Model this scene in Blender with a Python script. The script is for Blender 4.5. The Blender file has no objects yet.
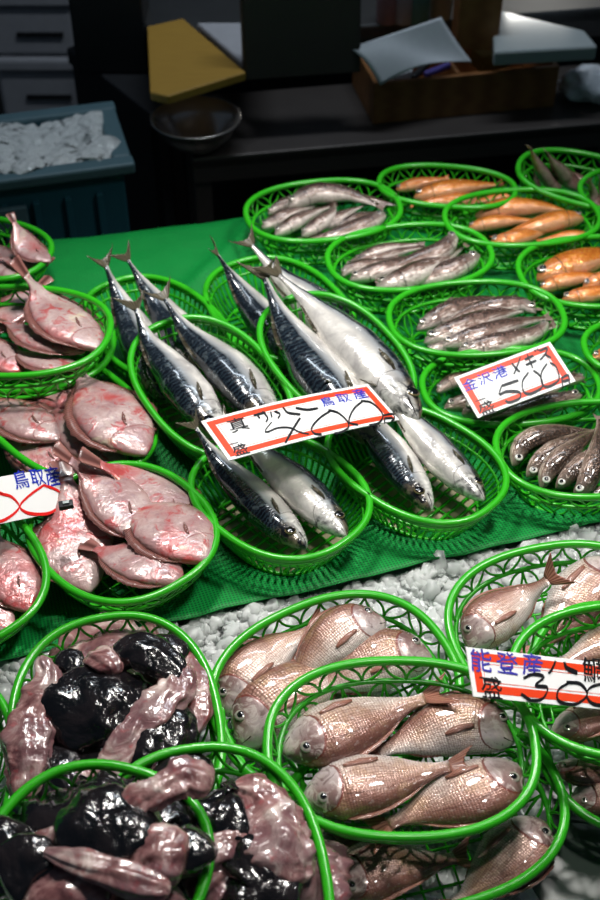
import bpy, bmesh, math, random
import numpy as np
from mathutils import Vector, Matrix, noise
random.seed(7)
sc=bpy.context.scene; col=sc.collection
PI=math.pi
# ------------------------------------------------------------------ camera
FPX=1250.0; CAMH=1.80; PITCH=math.radians(42.5)
cam=bpy.data.cameras.new('camera'); camo=bpy.data.objects.new('camera',cam); col.objects.link(camo)
cam.sensor_fit='VERTICAL'; cam.sensor_height=36; cam.lens=50
camo.location=(0,0,CAMH); camo.rotation_euler=(PI/2-PITCH,0,0); cam.clip_start=.05
cam.dof.use_dof=True; cam.dof.focus_distance=1.33; cam.dof.aperture_fstop=6.3
sc.camera=camo
sc.view_settings.view_transform='Standard'; sc.view_settings.look='None'
sc.view_settings.gamma=1; sc.view_settings.use_curve_mapping=False; sc.view_settings.exposure=0.0
CP,SP=math.cos(PITCH),math.sin(PITCH)
def P(px,py,z):
    "point of the place at height z seen at a measured spot of the photograph"
    x=(px-300)/FPX; y=-(py-450)/FPX
    d=Vector((x,CP+y*SP,-SP+y*CP)); return Vector((0,0,CAMH))+d*((z-CAMH)/d.z)
# ------------------------------------------------------------------ object helpers
def tag(o,label=None,cat=None,group=None,kind=None):
    if label:o['label']=label
    if cat:o['category']=cat
    if group:o['group']=group
    if kind:o['kind']=kind
    return o
def empty(name,loc,rot=None):
    o=bpy.data.objects.new(name,None); col.objects.link(o); o.empty_display_size=.02
    o.location=loc
    if rot is not None:o.rotation_euler=rot
    return o
class MB:
    def __init__(s): s.v=[];s.f=[];s.uv=[];s.m=[]
    def add(s,vs,fs,uvs=None,m=0):
        o=len(s.v); s.v+=[tuple(p) for p in vs]; s.f+=[tuple(i+o for i in f) for f in fs]
        s.uv+=list(uvs) if uvs is not None else [(0,0)]*len(vs); s.m+=[m]*len(fs)
    def tube(s,pts,r,n=6,closed=False,cap=True,flat=1.0):
        pts=[Vector(p) for p in pts]; N=len(pts); vs=[];uv=[]
        L=0
        for i,p in enumerate(pts):
            if closed: t=pts[(i+1)%N]-pts[i-1]
            else: t=pts[min(i+1,N-1)]-pts[max(i-1,0)]
            t.normalize(); up=Vector((0,0,1))
            if abs(t.z)>.93: up=Vector((1,0,0)) if not closed else Vector((0,1,0))
            a=t.cross(up).normalized(); b=a.cross(t).normalized()
            rr=r[i] if isinstance(r,(list,tuple)) else r
            if i: L+=(p-pts[i-1]).length
            for k in range(n):
                q=2*PI*k/n; vs.append(p+a*math.cos(q)*rr+b*math.sin(q)*rr*flat); uv.append((L,k/n))
        fs=[]
        for i in range(N if closed else N-1):
            j=(i+1)%N
            for k in range(n): fs.append((i*n+k,i*n+(k+1)%n,j*n+(k+1)%n,j*n+k))
        if not closed and cap: fs.append(tuple(range(n))); fs.append(tuple((N-1)*n+k for k in reversed(range(n))))
        s.add(vs,fs,uv)
    def box(s,c,d,R=None):
        c=Vector(c); vs=[]
        for z in (-1,1):
            for x,y in ((-1,-1),(1,-1),(1,1),(-1,1)):
                p=Vector((x*d[0]/2,y*d[1]/2,z*d[2]/2)); vs.append(c+(R@p if R else p))
        s.add(vs,[(3,2,1,0),(4,5,6,7),(0,1,5,4),(1,2,6,5),(2,3,7,6),(3,0,4,7)])
    def slab(s,quad,h):
        "solid from four top corners and a thickness downwards"
        q=[Vector(p) for p in quad]; vs=[p-Vector((0,0,h)) for p in q]+q
        s.add(vs,[(3,2,1,0),(4,5,6,7),(0,1,5,4),(1,2,6,5),(2,3,7,6),(3,0,4,7)])
    def build(s,name,mat,parent=None,smooth=True,bevel=0,sub=0):
        me=bpy.data.meshes.new(name); me.from_pydata(s.v,[],s.f)
        uvl=me.uv_layers.new(name='UVMap'); n=len(me.loops)
        li=np.zeros(n,dtype=np.int32); me.loops.foreach_get('vertex_index',li)
        uvl.data.foreach_set('uv',np.array(s.uv,dtype=np.float32)[li].ravel())
        for m in (mat if isinstance(mat,(list,tuple)) else [mat]): me.materials.append(m)
        me.polygons.foreach_set('material_index',np.array(s.m,dtype=np.int32))
        if smooth: me.polygons.foreach_set('use_smooth',[True]*len(me.polygons))
        bm=bmesh.new(); bm.from_mesh(me); bmesh.ops.recalc_face_normals(bm,faces=bm.faces[:]); bm.to_mesh(me); bm.free()
        me.update()
        o=bpy.data.objects.new(name,me); col.objects.link(o)
        if parent: o.parent=parent
        if bevel:
            b=o.modifiers.new('bevel','BEVEL'); b.width=bevel; b.segments=2; b.limit_method='ANGLE'
        if sub:
            b=o.modifiers.new('sub','SUBSURF'); b.levels=sub; b.render_levels=sub
        return o
def shift(mb,loc):
    l=Vector(loc); mb.v=[tuple(Vector(p)-l) for p in mb.v]; return mb
# ------------------------------------------------------------------ material helpers
class NT:
    def __init__(s,name):
        s.m=bpy.data.materials.new(name); s.m.use_nodes=True; s.t=s.m.node_tree
        s.b=s.t.nodes['Principled BSDF']
    def link(s,a,b): s.t.links.new(a,b)
    def put(s,inp,v):
        if hasattr(v,'is_linked') or isinstance(v,bpy.types.NodeSocket): s.link(v,inp)
        else:
            if isinstance(v,(tuple,list)) and len(v)==3 and len(inp.default_value)==4: v=(*v,1)
            inp.default_value=v
    def n(s,typ,ins=None,**kw):
        nd=s.t.nodes.new('ShaderNode'+typ)
        for k,v in kw.items(): setattr(nd,k,v)
        for k,v in (ins or {}).items(): s.put(nd.inputs[k],v)
        return nd
    def math(s,op,a,b=0.0,c=None):
        nd=s.n('Math',{0:a,1:b},operation=op)
        if c is not None: s.put(nd.inputs[2],c)
        return nd.outputs[0]
    def mix(s,f,a,b,bt='MIX'):
        nd=s.n('Mix',data_type='RGBA',blend_type=bt); s.put(nd.inputs[0],f); s.put(nd.inputs[6],a); s.put(nd.inputs[7],b); return nd.outputs[2]
    def ramp(s,f,stops,interp='LINEAR'):
        nd=s.n('ValToRGB',{0:f}); cr=nd.color_ramp; cr.interpolation=interp
        while len(cr.elements)<len(stops): cr.elements.new(.5)
        for e,(p,c) in zip(cr.elements,stops):
            e.position=p; e.color=(*c,1) if isinstance(c,(tuple,list)) else (c,c,c,1)
        return nd.outputs[0]
    def mr(s,x,a,b,c=0.,d=1.):
        return s.n('MapRange',{0:x,1:a,2:b,3:c,4:d}).outputs[0]
    def uv(s):
        u=s.n('UVMap').outputs[0]; x=s.n('SeparateXYZ',{0:u}); return u,x.outputs[0],x.outputs[1]
    def obj(s): return s.n('TexCoord').outputs['Object']
    def map(s,v,scale=(1,1,1),loc=(0,0,0)): return s.n('Mapping',{'Vector':v,'Scale':scale,'Location':loc}).outputs[0]
    def noise(s,v,sc,det=3,rough=.55,dist=0.):
        return s.n('TexNoise',{'Vector':v,'Scale':sc,'Detail':det,'Roughness':rough,'Distortion':dist}).outputs[0]
    def rnd(s): return s.n('ObjectInfo').outputs['Random']
    def bump(s,h,strength=.3,dist=.001):
        nd=s.n('Bump',{'Height':h,'Strength':strength,'Distance':dist}); s.link(nd.outputs[0],s.b.inputs['Normal']); return nd.outputs[0]
    def done(s,**kw):
        nm={'color':'Base Color','rough':'Roughness','metal':'Metallic','coat':'Coat Weight','coatr':'Coat Roughness','trans':'Transmission Weight','ior':'IOR','sss':'Subsurface Weight','spec':'Specular IOR Level','alpha':'Alpha','emit':'Emission Color','emits':'Emission Strength'}
        for k,v in kw.items(): s.put(s.b.inputs[nm[k]],v)
        return s.m
def simple(name,c,rough=.5,metal=0.,var=.15,scale=30,bump=0.,bd=.001,**kw):
    t=NT(name); o=t.obj(); nz=t.noise(o,scale,4)
    t.put(t.b.inputs['Base Color'],t.mix(nz,tuple(x*(1-var) for x in c),tuple(min(1,x*(1+var)) for x in c)))
    if bump: t.bump(nz,bump,bd)
    return t.done(rough=rough,metal=metal,**kw)
# plastics
t=NT('basket_plastic'); o=t.obj(); nz=t.noise(o,60,3); 
M_green=None
t.put(t.b.inputs['Base Color'],t.mix(nz,(.022,.36,.008),(.034,.44,.013))); t.bump(t.noise(o,250,2),.12,.0006)
M_green=t.done(rough=.24,spec=.5,sss=.0)
# green net cloth
t=NT('green_net_cloth'); u,x,y=t.uv()
def tri(t,v,k):
    a=t.math('FRACT',t.math('MULTIPLY',v,k)); return t.math('ABSOLUTE',t.math('SUBTRACT',a,.5))
wx=tri(t,x,250.); wy=tri(t,y,250.)
hole=t.math('MULTIPLY',t.mr(wx,.14,.3),t.mr(wy,.14,.3))    # 1 in the middle of a mesh hole
nz=t.noise(u,9,4)
green=t.mix(nz,(.002,.21,.032),(.004,.30,.05))
c=t.mix(hole,green,(.002,.075,.02))
t.bump(t.math('SUBTRACT',1.,hole),.35,.0006)
M_net=t.done(color=c,rough=.5,spec=.22)
# ice
t=NT('crushed_ice'); o=t.obj(); nz=t.noise(o,55,4); t.bump(t.noise(o,200,3),.3,.001)
M_ice=t.done(color=t.mix(t.mr(nz,.35,.65),(.88,.92,.90),(.98,1.,.99)),rough=.06,trans=.50,ior=1.31,spec=.6)
t=NT('ice_bed'); o=t.obj(); nz=t.noise(o,40,5); v=t.n('TexVoronoi',{'Vector':o,'Scale':70.}).outputs[0]
t.bump(v,.8,.006)
M_icebed=t.done(color=t.mix(nz,(.72,.77,.75),(.98,1.,.99)),rough=.15,trans=.15,ior=1.31)
# wet gloss bump shared recipe
def wet(t,o,s1=140,st=.25,d=.001):
    n1=t.noise(o,s1,3); return n1
# mackerel
t=NT('mackerel_skin'); u,x,y=t.uv(); o=t.obj(); r=t.rnd()
off=t.n('CombineXYZ',{0:t.math('MULTIPLY',r,9.),1:0.,2:0.}).outputs[0]
ov=t.n('VectorMath',{0:o,1:off},operation='ADD').outputs[0]
n1=t.noise(ov,28,4,.6,.4); n2=t.noise(ov,110,3)
yy=t.math('ADD',y,t.math('MULTIPLY',t.math('SUBTRACT',n1,.5),.10))
wav=t.n('TexWave',{'Vector':t.map(u,(1,.30,1)),'Scale':14.,'Distortion':5.,'Detail':2.,'Detail Scale':2.5},wave_type='BANDS',bands_direction='X').outputs[1]
back=t.mix(t.mr(wav,.40,.75),(.005,.007,.013),(.022,.036,.050))
back=t.mix(t.mr(n2,.55,.8),back,(.16,.20,.22))
belly=t.mix(t.mr(n1,.3,.65),(.42,.40,.39),(.90,.86,.80))
belly=t.mix(t.mr(yy,.44,.53),belly,(.36,.38,.40))
body=t.mix(t.mr(yy,.53,.59),belly,back)
hd=t.mr(x,.20,.16); n5=t.noise(ov,75,3,.6,1.); head=t.mix(t.mr(yy,.46,.60),t.mix(t.mr(n5,.35,.62),(.10,.10,.10),(.82,.80,.76)),t.mix(t.mr(n5,.45,.62),(.008,.009,.012),(.16,.13,.09)))
de=t.n('VectorMath',{0:t.n('CombineXYZ',{0:t.math('MULTIPLY',x,1.),1:t.math('MULTIPLY',y,.42)}).outputs[0],1:(.108,.258,0)},operation='DISTANCE').outputs[1]
head=t.mix(t.mr(t.math('ADD',de,t.math('MULTIPLY',t.math('SUBTRACT',n5,.5),.05)),.042,.030),head,(.012,.011,.012))
c=t.mix(hd,body,head)
op=t.math('COMPARE',t.math('SUBTRACT',x,t.math('MULTIPLY',t.math('POWER',t.math('ABSOLUTE',t.math('SUBTRACT',y,.5)),2.),-.35)),.235,.0035)
c=t.mix(t.math('MULTIPLY',op,.6),c,(.05,.045,.045))
mo=t.math('MULTIPLY',t.math('COMPARE',y,t.math('ADD',.42,t.math('MULTIPLY',x,.5)),.018),t.math('LESS_THAN',x,.085))
c=t.mix(mo,c,(.02,.015,.015))
t.bump(t.math('ADD',t.math('MULTIPLY',n2,.7),t.math('MULTIPLY',wav,.15)),.35,.0018)
M_mack=t.done(color=c,rough=.2,metal=.25,coat=.8,coatr=.05)
# generic slender fish
def slender(name,dark,mid,light,warm=None):
    t=NT(name); u,x,y=t.uv(); o=t.obj(); r=t.rnd()
    off=t.n('CombineXYZ',{0:t.math('MULTIPLY',r,9.)}).outputs[0]; ov=t.n('VectorMath',{0:o,1:off},operation='ADD').outputs[0]
    n1=t.noise(ov,45,4,.6,.5); n2=t.noise(t.map(u,(14,5,1)),3,3)
    yy=t.math('ADD',y,t.math('MULTIPLY',t.math('SUBTRACT',n1,.5),.22)); st=t.noise(t.map(u,(5,16,1),(0,0,0)),1.,4,.7,.5); st2=t.noise(ov,70,4,.7,1.)
    yy=t.math('ADD',yy,t.math('MULTIPLY',t.math('SUBTRACT',t.math('ADD',st,t.math('MULTIPLY',st2,.5)),.75),.75))
    c=t.ramp(yy,[(.20,light),(.34,mid),(.52,dark),(1.,tuple(k*.6 for k in dark))])
    if warm: c=t.mix(t.mr(n2,.5,.7,0,.6),c,warm)
    c=t.mix(t.mr(x,.2,.05,0,.35),c,tuple(k*.8 for k in light))
    c=t.mix(t.math('MULTIPLY',t.math('COMPARE',x,.215,.008),.6),c,(.03,.02,.02))
    v=t.n('TexVoronoi',{'Vector':t.map(u,(70,22,1)),'Scale':1.}).outputs[0]
    t.bump(t.math('ADD',v,t.math('MULTIPLY',n1,3.)),.5,.0016)
    return t.done(color=c,rough=.2,metal=.25,coat=.8,coatr=.05)
M_grey=slender('silver_brown_skin',(.050,.029,.021),(.21,.135,.105),(.92,.82,.76),(.30,.16,.13))
M_greyd=slender('dark_brown_skin',(.040,.024,.017),(.20,.13,.10),(.66,.53,.45),(.24,.13,.08))
M_orange=slender('orange_skin',(.50,.12,.012),(.74,.22,.025),(.84,.42,.24),(.88,.45,.06))
M_mauve=slender('mauve_skin',(.16,.075,.06),(.30,.17,.15),(.45,.32,.30),(.25,.1,.08))
# bream
t=NT('bream_skin'); u,x,y=t.uv(); o=t.obj(); r=t.rnd()
off=t.n('CombineXYZ',{0:t.math('MULTIPLY',r,9.)}).outputs[0]; ov=t.n('VectorMath',{0:o,1:off},operation='ADD').outputs[0]
n1=t.noise(ov,26,4,.6,.3); n3=t.noise(ov,90,3)
uc=t.n('CombineXYZ',{0:t.math('MULTIPLY',x,52.),1:t.math('MULTIPLY',t.math('ADD',y,t.math('MULTIPLY',t.math('SINE',t.math('MULTIPLY',x,3.1)),.10)),40.)}).outputs[0]
vo=t.n('TexVoronoi',{'Vector':uc,'Scale':1.,'Randomness':.35}); 
rows=tri(t,t.math('MULTIPLY',t.math('ADD',y,t.math('MULTIPLY',t.math('SINE',t.math('MULTIPLY',x,3.1)),.10)),20.),1.)
yy=t.math('ADD',y,t.math('MULTIPLY',t.math('SUBTRACT',n1,.5),.6))
c=t.ramp(yy,[(.12,(.80,.74,.71)),(.36,(.70,.57,.50)),(.52,(.52,.33,.26)),(.68,(.30,.135,.10)),(1.,(.13,.045,.042))])
gold=t.mix(t.mr(n1,.5,.66,0,.5),c,(.52,.34,.17))
edge=t.mr(vo.outputs[0],.34,.62); c=t.mix(t.math('MULTIPLY',edge,.55),gold,(.12,.05,.04))
c=t.mix(t.mr(rows,.10,.0,0,.65),c,(.14,.06,.045))
fl=t.mr(vo.outputs[1],.80,.98,0,.28); c=t.mix(fl,c,(.80,.74,.70))
ll=t.math('COMPARE',y,t.math('ADD',.60,t.math('MULTIPLY',t.math('SINE',t.math('MULTIPLY',x,3.1)),.10)),.007)
c=t.mix(t.math('MULTIPLY',ll,.7),c,(.10,.04,.03))
n6=t.noise(ov,60,4,.65,1.4); head=t.ramp(yy,[(.2,(.62,.56,.55)),(.42,(.46,.37,.36)),(.60,(.27,.165,.155)),(.9,(.10,.05,.048))])
head=t.mix(t.mr(n6,.52,.62,0,.75),head,(.66,.56,.52)); head=t.mix(t.mr(n6,.44,.36,0,.6),head,(.10,.045,.04))
gx=t.math('ADD',.275,t.math('MULTIPLY',t.math('POWER',t.math('ABSOLUTE',t.math('SUBTRACT',y,.52)),2.),-.9))
hm=t.math('LESS_THAN',x,gx); c=t.mix(hm,c,head)
c=t.mix(t.math('MULTIPLY',t.math('COMPARE',x,gx,.009),.85),c,(.16,.03,.02))
mo=t.math('MULTIPLY',t.math('COMPARE',y,t.math('ADD',.37,t.math('MULTIPLY',x,.4)),.012),t.math('LESS_THAN',x,.08))
c=t.mix(mo,c,(.05,.02,.02))
t.bump(t.math('ADD',t.math('MULTIPLY',t.math('MULTIPLY',vo.outputs[0],-1.),t.math('SUBTRACT',1.,hm)),t.math('MULTIPLY',n3,1.2)),.42,.0012)
M_bream=t.done(color=c,rough=.26,metal=.15,coat=.7,coatr=.06)
# flatfish blind side
t=NT('flatfish_skin'); u,x,y=t.uv(); o=t.obj(); r=t.rnd()
off=t.n('CombineXYZ',{0:t.math('MULTIPLY',r,9.)}).outputs[0]; ov=t.n('VectorMath',{0:o,1:off},operation='ADD').outputs[0]
n1=t.noise(ov,22,5,.62,.6); n2=t.noise(ov,11,3,.5,.5); n3=t.noise(ov,120,3); n4=t.noise(ov,50,4,.6,1.)
c=t.mix(t.mr(n1,.3,.7),(.36,.18,.18),(.66,.53,.50)); c=t.mix(t.mr(t.noise(ov,80,4,.7,1.2),.5,.62,0,.45),c,(.34,.22,.25))
ey=t.math('MULTIPLY',t.math('ABSOLUTE',t.math('SUBTRACT',y,.5)),2.)
c=t.mix(t.mr(ey,.45,.95,0,.85),c,(.34,.13,.13))
c=t.mix(t.mr(n2,.52,.62,0,.9),c,t.mix(t.mr(n4,.4,.6),(.50,.05,.05),(.52,.24,.24)))
c=t.mix(t.mr(n4,.56,.66,0,.75),c,(.46,.04,.045))
c=t.mix(t.mr(n1,.62,.72,0,.6),c,(.66,.60,.40))
c=t.mix(t.math('MULTIPLY',t.math('COMPARE',x,t.math('ADD',.24,t.math('MULTIPLY',t.math('POWER',t.math('ABSOLUTE',t.math('SUBTRACT',y,.5)),2.),-.6)),.006),.6),c,(.25,.05,.05))
t.bump(t.math('ADD',n3,t.math('MULTIPLY',n4,1.5)),.6,.0022)
M_flat=t.done(color=c,rough=.25,metal=.12,coat=.7,coatr=.07)
def finmat(name,c1,c2,k=22.):
    t=NT(name); u,x,y=t.uv(); a=tri(t,y,k); c=t.mix(t.mr(a,.1,.35),c1,c2); t.bump(a,.5,.0008)
    return t.done(color=c,rough=.3,coat=.4)
M_fin_mack=finmat('mackerel_fin',(.035,.03,.02),(.13,.11,.07),9.)
M_fin_grey=finmat('brown_fin',(.10,.06,.05),(.28,.20,.17),7.)
M_fin_or=finmat('orange_fin',(.45,.10,.02),(.65,.25,.08),7.)
M_fin_br=finmat('bream_fin',(.17,.055,.035),(.38,.17,.12),9.)
M_fin_fl=finmat('flatfish_fin',(.10,.035,.03),(.33,.14,.12),1.)
t=NT('fringe_fin'); u,x,y=t.uv(); a=tri(t,x,55.); t.bump(a,.6,.001)
M_fringe=t.done(color=t.mix(t.mr(a,.1,.35),(.07,.025,.022),(.30,.12,.10)),rough=.3,coat=.5)
M_eye=simple('fish_eye_white',(.75,.73,.68),.08,coat=1.); M_eyes=simple('fish_eye_silver',(.42,.38,.33),.08,metal=.4,coat=1.)
M_eyeg=simple('fish_eye_gold',(.16,.12,.06),.06,metal=.3,coat=1.)
M_eyed=simple('fish_eye_dark',(.05,.045,.04),.06,coat=1.); M_pup=simple('pupil_black',(.004,.004,.005),.04,coat=1.)
# entrails
t=NT('raw_flesh'); o=t.obj(); n1=t.noise(o,32,5,.6,.9); n2=t.noise(o,14,3); n3=t.noise(o,95,3)
c=t.ramp(n1,[(.3,(.05,.016,.02)),(.42,(.17,.07,.07)),(.53,(.33,.18,.17)),(.65,(.66,.54,.49))]); c=t.mix(t.mr(n2,.48,.6,0,.75),c,(.17,.085,.095))
c=t.mix(t.mr(n3,.6,.75,0,.45),c,(.40,.03,.04))
t.bump(t.math('ADD',n1,t.math('MULTIPLY',n3,.5)),.6,.004); M_flesh=t.done(color=c,rough=.2,coat=.8,coatr=.06)
t=NT('black_slick_skin'); o=t.obj(); n1=t.noise(o,26,4,.6,.8); n3=t.noise(o,85,3)
t.bump(t.math('ADD',n1,t.math('MULTIPLY',n3,.5)),.7,.005); M_black=t.done(color=t.mix(t.mr(n1,.4,.7),(.003,.003,.004),(.018,.013,.014)),rough=.16,coat=.8,coatr=.06)
# background
M_steel=simple('dull_steel',(.20,.20,.20),.34,metal=.85,scale=12); M_dsteel=simple('dark_steel',(.11,.095,.088),.45,metal=.5,scale=12); M_pan=simple('pan_steel',(.060,.050,.045),.6,metal=.2,scale=12)
M_bowl=simple('bowl_steel',(.55,.50,.47),.22,metal=.85,scale=8)
M_dark=simple('black_paint',(.012,.013,.016),.6); M_floor=simple('wet_concrete',(.035,.032,.028),.45,scale=6,bump=.3)
M_wall=simple('dark_wall_paint',(.02,.045,.05),.7,scale=5); M_foam=simple('grey_foam_plastic',(.50,.50,.53),.7)
M_blue=simple('teal_plastic',(.02,.11,.15),.45,scale=14); M_blued=simple('pale_teal_plastic',(.09,.17,.20),.5)
t=NT('pine_wood'); o=t.obj(); w=t.n('TexWave',{'Vector':t.map(o,(1,6,6)),'Scale':6.,'Distortion':4.,'Detail':3.},wave_type='BANDS').outputs[1]
M_wood=t.done(color=t.mix(w,(.22,.085,.022),(.31,.13,.04)),rough=.55)
t=NT('yellow_board'); o=t.obj(); w=t.noise(t.map(o,(3,30,3)),6,4); M_board=t.done(color=t.mix(w,(.42,.23,.035),(.58,.34,.06)),rough=.5)
M_water=simple('melt_water',(.075,.105,.085),.3,scale=30,bump=.3,bd=.002)
M_paper=simple('white_paper',(.72,.76,.80),.6,scale=80,var=.06); M_wplas=simple('white_plastic',(.45,.50,.50),.07,var=.05)
M_bag=simple('clear_bag',(.7,.75,.8),.2,var=.2,scale=40,bump=.6,bd=.01)
M_card=simple('glossy_card',(.86,.86,.85),.28,var=.02); M_red=simple('red_frame_ink',(.80,.055,.012),.35,var=.08)
M_ink=simple('black_ink',(.006,.006,.008),.35); M_blink=simple('blue_ink',(.012,.03,.45),.35); M_vio=simple('violet_ink',(.05,.045,.38),.35); M_rink=simple('red_ink',(.72,.012,.01),.35)
M_pad=simple('cream_pad',(.42,.36,.22),.7); M_tablecol=simple('table_dark',(.03,.035,.03),.6)
# ------------------------------------------------------------------ baskets
def sup(a,b,q,n=2.35):
    c,s=math.cos(q),math.sin(q); k=(abs(c)**n+abs(s)**n)**(-1/n); return a*k*c,b*k*s
BK={}   # name -> matrix
def basket(key,spec,style,label,group):
    x,y,z,rd,tilt,az,a,b=spec
    azr,ti=math.radians(az),math.radians(tilt)
    Rt=Matrix.Rotation(-ti,3,Vector((math.sin(azr)*-1,math.cos(azr),0)))@Matrix.Rotation(math.radians(rd),3,'Z')
    root=empty('plastic_basket',(x,y,z)); root.rotation_euler=Rt.to_euler()
    tag(root,label,'basket',group); BK[key]=(Matrix.Translation((x,y,z))@Rt.to_4x4(),a,b)
    hb=-.056; fb=.74
    def pt(q,d,push=0):       # d: 0 rim ... 1 base
        k=1-(1-fb)*(d**1.35); X,Y=sup(a*k+push,b*k+push,q); return Vector((X,Y,hb*d))
    rim=MB(); rim.tube([pt(2*PI*i/96,0) for i in range(96)],.0047 if style=='lace' else .0045,10,closed=True,flat=.95)
    if style=='comb':
        rim.tube([pt(2*PI*i/96,.13,.001) for i in range(96)],.0022,6,closed=True,flat=1.6)
    rim.build('rim',M_green,root)
    # arc-length parameter
    Q=[0];K=720;prev=pt(0,0);Ls=[0]
    for i in range(1,K+1):
        p=pt(2*PI*i/K,0); Ls.append(Ls[-1]+(p-prev).length); prev=p
    def qa(f):
        f=f%1.0; return float(np.interp(f*Ls[-1],Ls,[2*PI*i/K for i in range(K+1)]))
    lat=MB()
    if style=='lace':
        N=15; dr=.42; hs=[(f,math.sin(PI*q)) for q in np.linspace(0,1,13) for f in [.5-.5*math.cos(PI*q)]]
        lat.tube([pt(qa(i/72),dr) for i in range(72)],.0028,6,closed=True)
        for i in range(N):
            lat.tube([pt(qa((i+f)/N),.03+(dr-.05)*h) for f,h in hs],.0015,5)
            lat.tube([pt(qa((i+.5+f)/N),dr-(dr-.05)*h) for f,h in hs],.0015,5)
            lat.tube([pt(qa((i+f)/N),dr+(.97-dr)*h) for f,h in hs],.0015,5)
            lat.tube([pt(qa((i+.5+f)/N),1-(.97-dr)*h) for f,h in hs],.0015,5)
    else:
        N=64
        lat.tube([pt(qa(i/72),.34) for i in range(72)],.0017,6,closed=True,flat=1.5)
        for i in range(N):
            q=qa(i/N); lat.tube([pt(q,.1),pt(q,.34),pt(q,.6),pt(q,.82),pt(q,1.)],.0018,5)
    lat.build('lattice_wall',M_green,root)
    bs=MB(); bs.tube([pt(2*PI*i/64,1.) for i in range(64)],.0024,6,closed=True)
    A,Bb=a*fb,b*fb; step=.013 if style=='comb' else .018
    def lim(v,p,q): return q*max(0,1-abs(v/p)**2.35)**(1/2.35)
    v=-A+step*.6
    while v<A: 
        l=lim(v,A,Bb); bs.tube([(v,-l,hb),(v,l,hb)],(.0021 if style=='comb' else .0014),5); v+=step
    v=-Bb+step*.9
    while v<Bb:
        l=lim(v,Bb,A); bs.tube([(-l,v,hb),(l,v,hb)],.0016,5); v+=step*(2.0 if style=='comb' else 1)
    bs.build('base_grid',M_green,root)
    if style=='comb':
        pd=MB(); vs=[];n=40
        for zz in (hb-.0075,hb-.003):
            for i in range(n): X,Y=sup(A*.92,Bb*.92,2*PI*i/n,3.2); vs.append((X,Y,zz))
        fs=[tuple(reversed(range(n))),tuple(range(n,2*n))]+[(i,(i+1)%n,n+(i+1)%n,n+i) for i in range(n)]
        pd.add(vs,fs); o=pd.build('absorbent_pad',M_pad,None,smooth=False); o.matrix_world=BK[key][0]
        tag(o,'cream pad lying under the '+label.split(' ',1)[1] if 0 else 'cream pad below the mackerel basket '+PADL[key],'pad','cream pads under the mackerel baskets')
    return root
PADL={'M1':'at the back left','M2':'second on the left side','M3':'under the 400 sign','M4':'at the back centre','M5':'behind the 400 sign','M6':'right of the 400 sign'}
BS={
'B1':(0.036,1.681,.765,12,0,90,.120,.085),'B2':(0.162,1.553,.765,12,0,90,.122,.083),'B3':(0.244,1.398,.768,6,0,90,.121,.084),
'B4':(0.234,1.752,.765,-9,0,90,.108,.062),'B5':(0.341,1.656,.768,7,0,90,.119,.078),'B6':(0.441,1.516,.765,6,0,90,.123,.088),
'B7':(0.465,1.761,.770,-20,6,110,.118,.069),'B8':(0.552,1.700,.765,-42,0,90,.120,.078),'B9':(0.278,1.272,.750,6,0,90,.117,.077),
'B10':(0.361,1.134,.765,8,0,90,.120,.085),'B11':(0.510,1.332,.765,0,0,90,.127,.071),
'M1':(-0.198,1.385,.762,-55,0,120,.128,.085),'M2':(-0.114,1.232,.785,-58,8,118,.127,.087),'M3':(-0.024,1.052,.768,-46,0,130,.109,.091),
'M4':(-0.030,1.432,.762,-61,0,118,.126,.090),'M5':(0.047,1.292,.785,-58,8,117,.121,.084),'M6':(0.140,1.107,.768,-44,0,130,.114,.085),
'F1':(-0.485,1.580,.765,-20,0,90,.118,.078),'F2':(-0.380,1.303,.818,-3,0,90,.133,.095),'F2b':(-0.385,1.335,.768,-3,0,90,.133,.095),'F3':(-0.301,1.204,.762,-48,0,130,.141,.088),
'F4':(-0.203,0.992,.768,-49,0,125,.108,.098),'F5':(-0.396,0.939,.775,-47,3,125,.130,.095),
'G0':(P(13,775,.775).x-.098,P(13,775,.775).y-.01,.775,-86,0,100,.130,.098),
'G1':(-0.179,0.716,.780,-78,3,100,.133,.100),'G2':(-0.079,0.526,.825,-80,4,100,.129,.101),'G3':(-0.170,0.517,.865,72,0,90,.097,.093),
'S1':(0.036,0.765,.775,28,6,90,.125,.104),'S2':(0.093,0.664,.825,0,4,90,.123,.091),'S3':(0.115,0.628,.772,14,5,90,.131,.092),
'S4':(0.281,0.849,.775,14,6,90,.124,.100),'S5':(0.335,0.735,.830,2,4,90,.131,.087),'S6':(0.324,0.739,.772,88,5,90,.128,.096)}
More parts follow.
